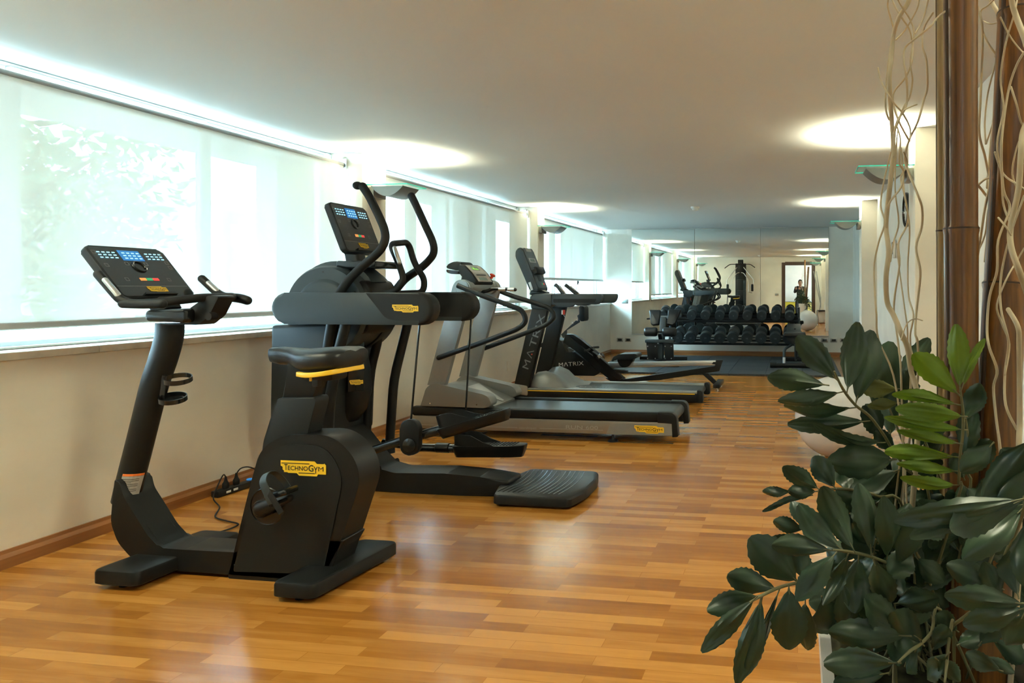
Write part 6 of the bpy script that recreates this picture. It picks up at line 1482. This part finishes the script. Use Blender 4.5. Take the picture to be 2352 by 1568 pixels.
willow('pale curly branch with thin wavy twigs, left of the bamboo', B_, [
    ([(2110, 950), (2092, 850), (2084, 797), (2069, 763), (2052, 723), (2038, 694), (2035, 637), (2041, 579), (2035, 522), (2038, 479), (2046, 410), (2052, 350), (2049, 290), (2045, 230), (2043, 175), (2048, 130), (2052, 80), (2066, 38), (2088, 0), (2100, -60), (2095, -200)], 1.24, 6.5, True),
    ([(2060, 900), (2018, 780), (2013, 723), (2009, 666), (2008, 608), (2018, 557), (2032, 511), (2023, 473), (2029, 422), (2046, 350)], 1.22, 2.6, True),
    ([(2105, 900), (2108, 792), (2102, 766), (2104, 723), (2109, 680), (2114, 623), (2104, 568), (2117, 522), (2118, 479), (2109, 450), (2089, 402), (2078, 364), (2089, 320), (2108, 280), (2122, 230), (2130, 200), (2128, 140), (2119, 105), (2122, 65), (2143, 30)], 1.26, 3.0, True),
    ([(2035, 522), (2041, 470), (2069, 430), (2075, 393), (2066, 373), (2068, 320), (2060, 290)], 1.23, 2.6, False),
    ([(2070, 880), (2064, 797), (2054, 723), (2055, 680), (2066, 608), (2064, 557), (2081, 522), (2085, 493), (2078, 450), (2069, 407), (2084, 379), (2076, 350)], 1.27, 2.6, True),
    ([(2045, 600), (2052, 557), (2064, 511), (2056, 436), (2058, 350), (2062, 300)], 1.25, 2.2, False),
    ([(2095, 880), (2091, 792), (2091, 766), (2098, 723), (2087, 680), (2085, 608), (2089, 522), (2078, 450), (2074, 400), (2070, 340)], 1.28, 2.2, True),
    ([(2090, 900), (2085, 795), (2084, 752), (2078, 709), (2066, 622), (2060, 560)], 1.29, 2.2, True),
    ([(2089, 324), (2076, 301), (2063, 275), (2053, 242), (2053, 212), (2079, 179), (2094, 143), (2096, 107), (2089, 69), (2066, 33), (2050, 0), (2040, -60)], 1.25, 2.4, False),
    ([(2053, 306), (2063, 281), (2076, 245), (2089, 224), (2096, 184), (2091, 143), (2099, 77), (2089, 43), (2063, 0), (2055, -50)], 1.22, 2.4, False),
    ([(2053, 357), (2058, 286), (2079, 250), (2084, 217), (2081, 173), (2076, 140), (2079, 110), (2102, 89), (2137, 61), (2158, 36), (2196, 10)], 1.20, 2.9, False),
    ([(2102, 77), (2119, 46), (2132, 0), (2140, -60)], 1.23, 2.2, False), ([(2090, 319), (2090, 293), (2073, 260), (2050, 232), (2025, 189), (2017, 156)], 1.21, 2.2, False),
    ([(2058, 91), (2079, 69), (2104, 26), (2112, 0), (2118, -50)], 1.25, 2.2, False), ([(2052, 64), (2040, 20), (2040, 0), (2046, -40)], 1.24, 2.2, False), ([(2042, 275), (2034, 245), (2037, 175), (2045, 110)], 1.25, 2.2, False),
    ([(2062, 281), (2075, 255), (2092, 245), (2106, 240)], 1.21, 2.0, False), ([(2070, 780), (2082, 745), (2100, 732), (2119, 736)], 1.22, 1.6, False)])
B2 = Vector((PCX + .07, PCY + .04, PH - .1))
willow('pale wavy twigs rising between the two bamboo canes', B2, [
    ([(2180, 900), (2205, 775), (2215, 750), (2232, 700), (2240, 620), (2250, 560), (2262, 480), (2272, 430), (2270, 400), (2262, 357), (2249, 306), (2252, 230), (2255, 153), (2257, 89), (2254, 46), (2240, 0), (2230, -60)], 1.30, 3.4, True),
    ([(2210, 900), (2222, 775), (2240, 720), (2245, 640), (2238, 600), (2262, 540), (2270, 480), (2285, 440)], 1.32, 2.6, True),
    ([(2290, 128), (2298, 77), (2293, 33), (2277, 0), (2270, -60)], 1.33, 6, False), ([(2268, 430), (2280, 300), (2290, 200), (2290, 128)], 1.33, 4, False),
    ([(2293, 133), (2262, 84), (2252, 30), (2270, 12), (2292, -10)], 1.30, 2.2, False), ([(2264, 330), (2262, 280), (2268, 220), (2280, 170), (2292, 130)], 1.31, 2.4, False),
    ([(2246, 425), (2262, 445), (2275, 470), (2268, 540), (2262, 600)], 1.28, 3.2, False), ([(2246, 425), (2262, 412), (2280, 405)], 1.28, 3.0, False), ([(2265, 330), (2278, 290), (2290, 240)], 1.30, 2, False), ([(2258, 48), (2275, 55), (2290, 52)], 1.30, 1.6, False)])
B3 = Vector((PCX + .10, PCY - .05, PH - .1))
willow('thick pale branch with twigs crossing the right edge of the picture', B3, [
    ([(2340, 1050), (2342, 960), (2341, 800), (2338, 751), (2316, 711)], 1.10, 7, True),
    ([(2375, 720), (2352, 651), (2339, 617), (2322, 565), (2322, 516), (2339, 436), (2345, 350), (2350, 300), (2375, 250)], 1.12, 8, False),
    ([(2400, 180), (2365, 120), (2352, 84), (2334, 38), (2324, 0), (2322, -60)], 1.12, 8, False),
    ([(2303, 1100), (2296, 1020), (2288, 960), (2282, 890), (2290, 850), (2272, 797), (2267, 752), (2273, 680), (2290, 622), (2293, 551), (2319, 479), (2305, 436), (2300, 350), (2305, 280), (2318, 200), (2335, 150), (2352, 120)], 1.14, 3.4, False),
    ([(2335, 985), (2310, 930), (2308, 860), (2316, 797), (2313, 766), (2299, 709), (2299, 637), (2319, 545), (2352, 450)], 1.13, 3.2, False),
    ([(2308, 860), (2318, 790), (2300, 740), (2290, 700), (2312, 640), (2335, 600), (2352, 570)], 1.15, 2.6, False),
    ([(2322, 516), (2305, 470), (2300, 400), (2290, 330), (2305, 250), (2298, 180), (2310, 100), (2330, 30), (2340, -20)], 1.15, 2.6, False),
    ([(2285, 350), (2305, 400), (2340, 425), (2360, 440)], 1.13, 2.6, False), ([(2339, 436), (2325, 400), (2335, 340), (2352, 300)], 1.14, 2.2, False), ([(2293, 500), (2310, 520), (2322, 540)], 1.12, 2.4, False),
    ([(2322, 200), (2335, 240), (2345, 280), (2360, 300)], 1.14, 2.6, False), ([(2298, 40), (2318, 80), (2340, 110), (2360, 130)], 1.15, 2.0, False)])
# ------------------------------------------------------------ outside the windows
mat('leaf_out', (.17, .22, .13), .6, noise_s=2, noise_a=.4)
mat('bark', (.09, .06, .04), .9)
mat('render_out', (.40, .39, .40), .8)
mat('render_out2', (.52, .50, .48), .8)
mat('pane_out', (.75, .8, .85), .1)
mat('ground_out', (.45, .45, .42), .9)
g = MB(); g.box((-44, 12, -3.2), (80, 120, .4)); o = g.build('ground', 'ground_out', flat=True); struct(o)
def tree(x, y, zb, h, r, n, label):
    t = thing('tree', label, 'tree', (x, y, zb), 'trees outside the windows')
    k = MB(); k.tube([(x, y, zb), (x + .2, y - .1, zb + h * .4), (x, y + .2, zb + h * .75)], [.22, .16, .08], 10, smooth=3)
    for q in range(7):
        a = q * 2.4; k.tube([(x, y, zb + h * (.35 + .05 * q)), (x + cos(a) * r * .6, y + sin(a) * r * .6, zb + h * (.55 + .05 * q))], [.08, .03], 6)
    k.build('trunk', 'bark', t)
    rn = random.Random(int(x * 10)); vs = []; fs = []
    for q in range(n):
        u, v, w_ = rn.gauss(0, 1), rn.gauss(0, 1), rn.gauss(0, 1); L = sqrt(u * u + v * v + w_ * w_); rr = r * rn.random() ** .45
        c = Vector((x + u / L * rr, y + v / L * rr, zb + h * .62 + w_ / L * rr * 1.15)); s_ = rn.uniform(.10, .17)
        if noise.noise(c * .9) < -.12: continue
        a = Vector((rn.gauss(0, 1), rn.gauss(0, 1), rn.gauss(0, .6))).normalized(); b = a.cross(Vector((rn.gauss(0, 1), rn.gauss(0, 1), rn.gauss(0, 1)))).normalized()
        i = len(vs); vs += [c - a * s_, c + b * s_ * .45, c + a * s_, c - b * s_ * .45]; fs.append((i, i + 1, i + 2, i + 3))
    me = bpy.data.meshes.new('foliage'); me.from_pydata([v - Vector((x, y, zb)) for v in vs], [], fs); me.materials.append(M['leaf_out']); o = bpy.data.objects.new('foliage', me); COL.objects.link(o); o.parent = t
tree(-13.5, 9.6, -3, 9.5, 3.6, 9000, 'leafy tree outside the nearest window, seen through the blind')
tree(-17, 15.0, -3, 9.0, 2.0, 2600, 'smaller tree outside beside the leafy one, seen through the blind')
def block(x, y, zb, sx, sy, h, label, m_, cols, rows_):
    t = thing('apartment_block', label, 'building', (x, y, zb), 'houses outside the windows')
    MB().box((x, y, zb + h / 2), (sx, sy, h)).build('wall', m_, t, flat=True)
    for r_ in range(rows_):
        for c_ in range(cols):
            k = MB(); k.box((x + sx / 2 + .02, y - sy / 2 + sy * (c_ + .5) / cols, zb + h - 1.9 - r_ * 3.0), (.06, sy / cols * .42, 1.6)); k.build('window', 'pane_out', t, flat=True)
block(-46, 46, -3.2, 10, 15, 10.2, 'pale apartment block outside behind the nearest blind', 'render_out', 5, 3)
block(-60, 64, -3.2, 10, 18, 14, 'taller apartment block further away outside the windows', 'render_out2', 5, 4)
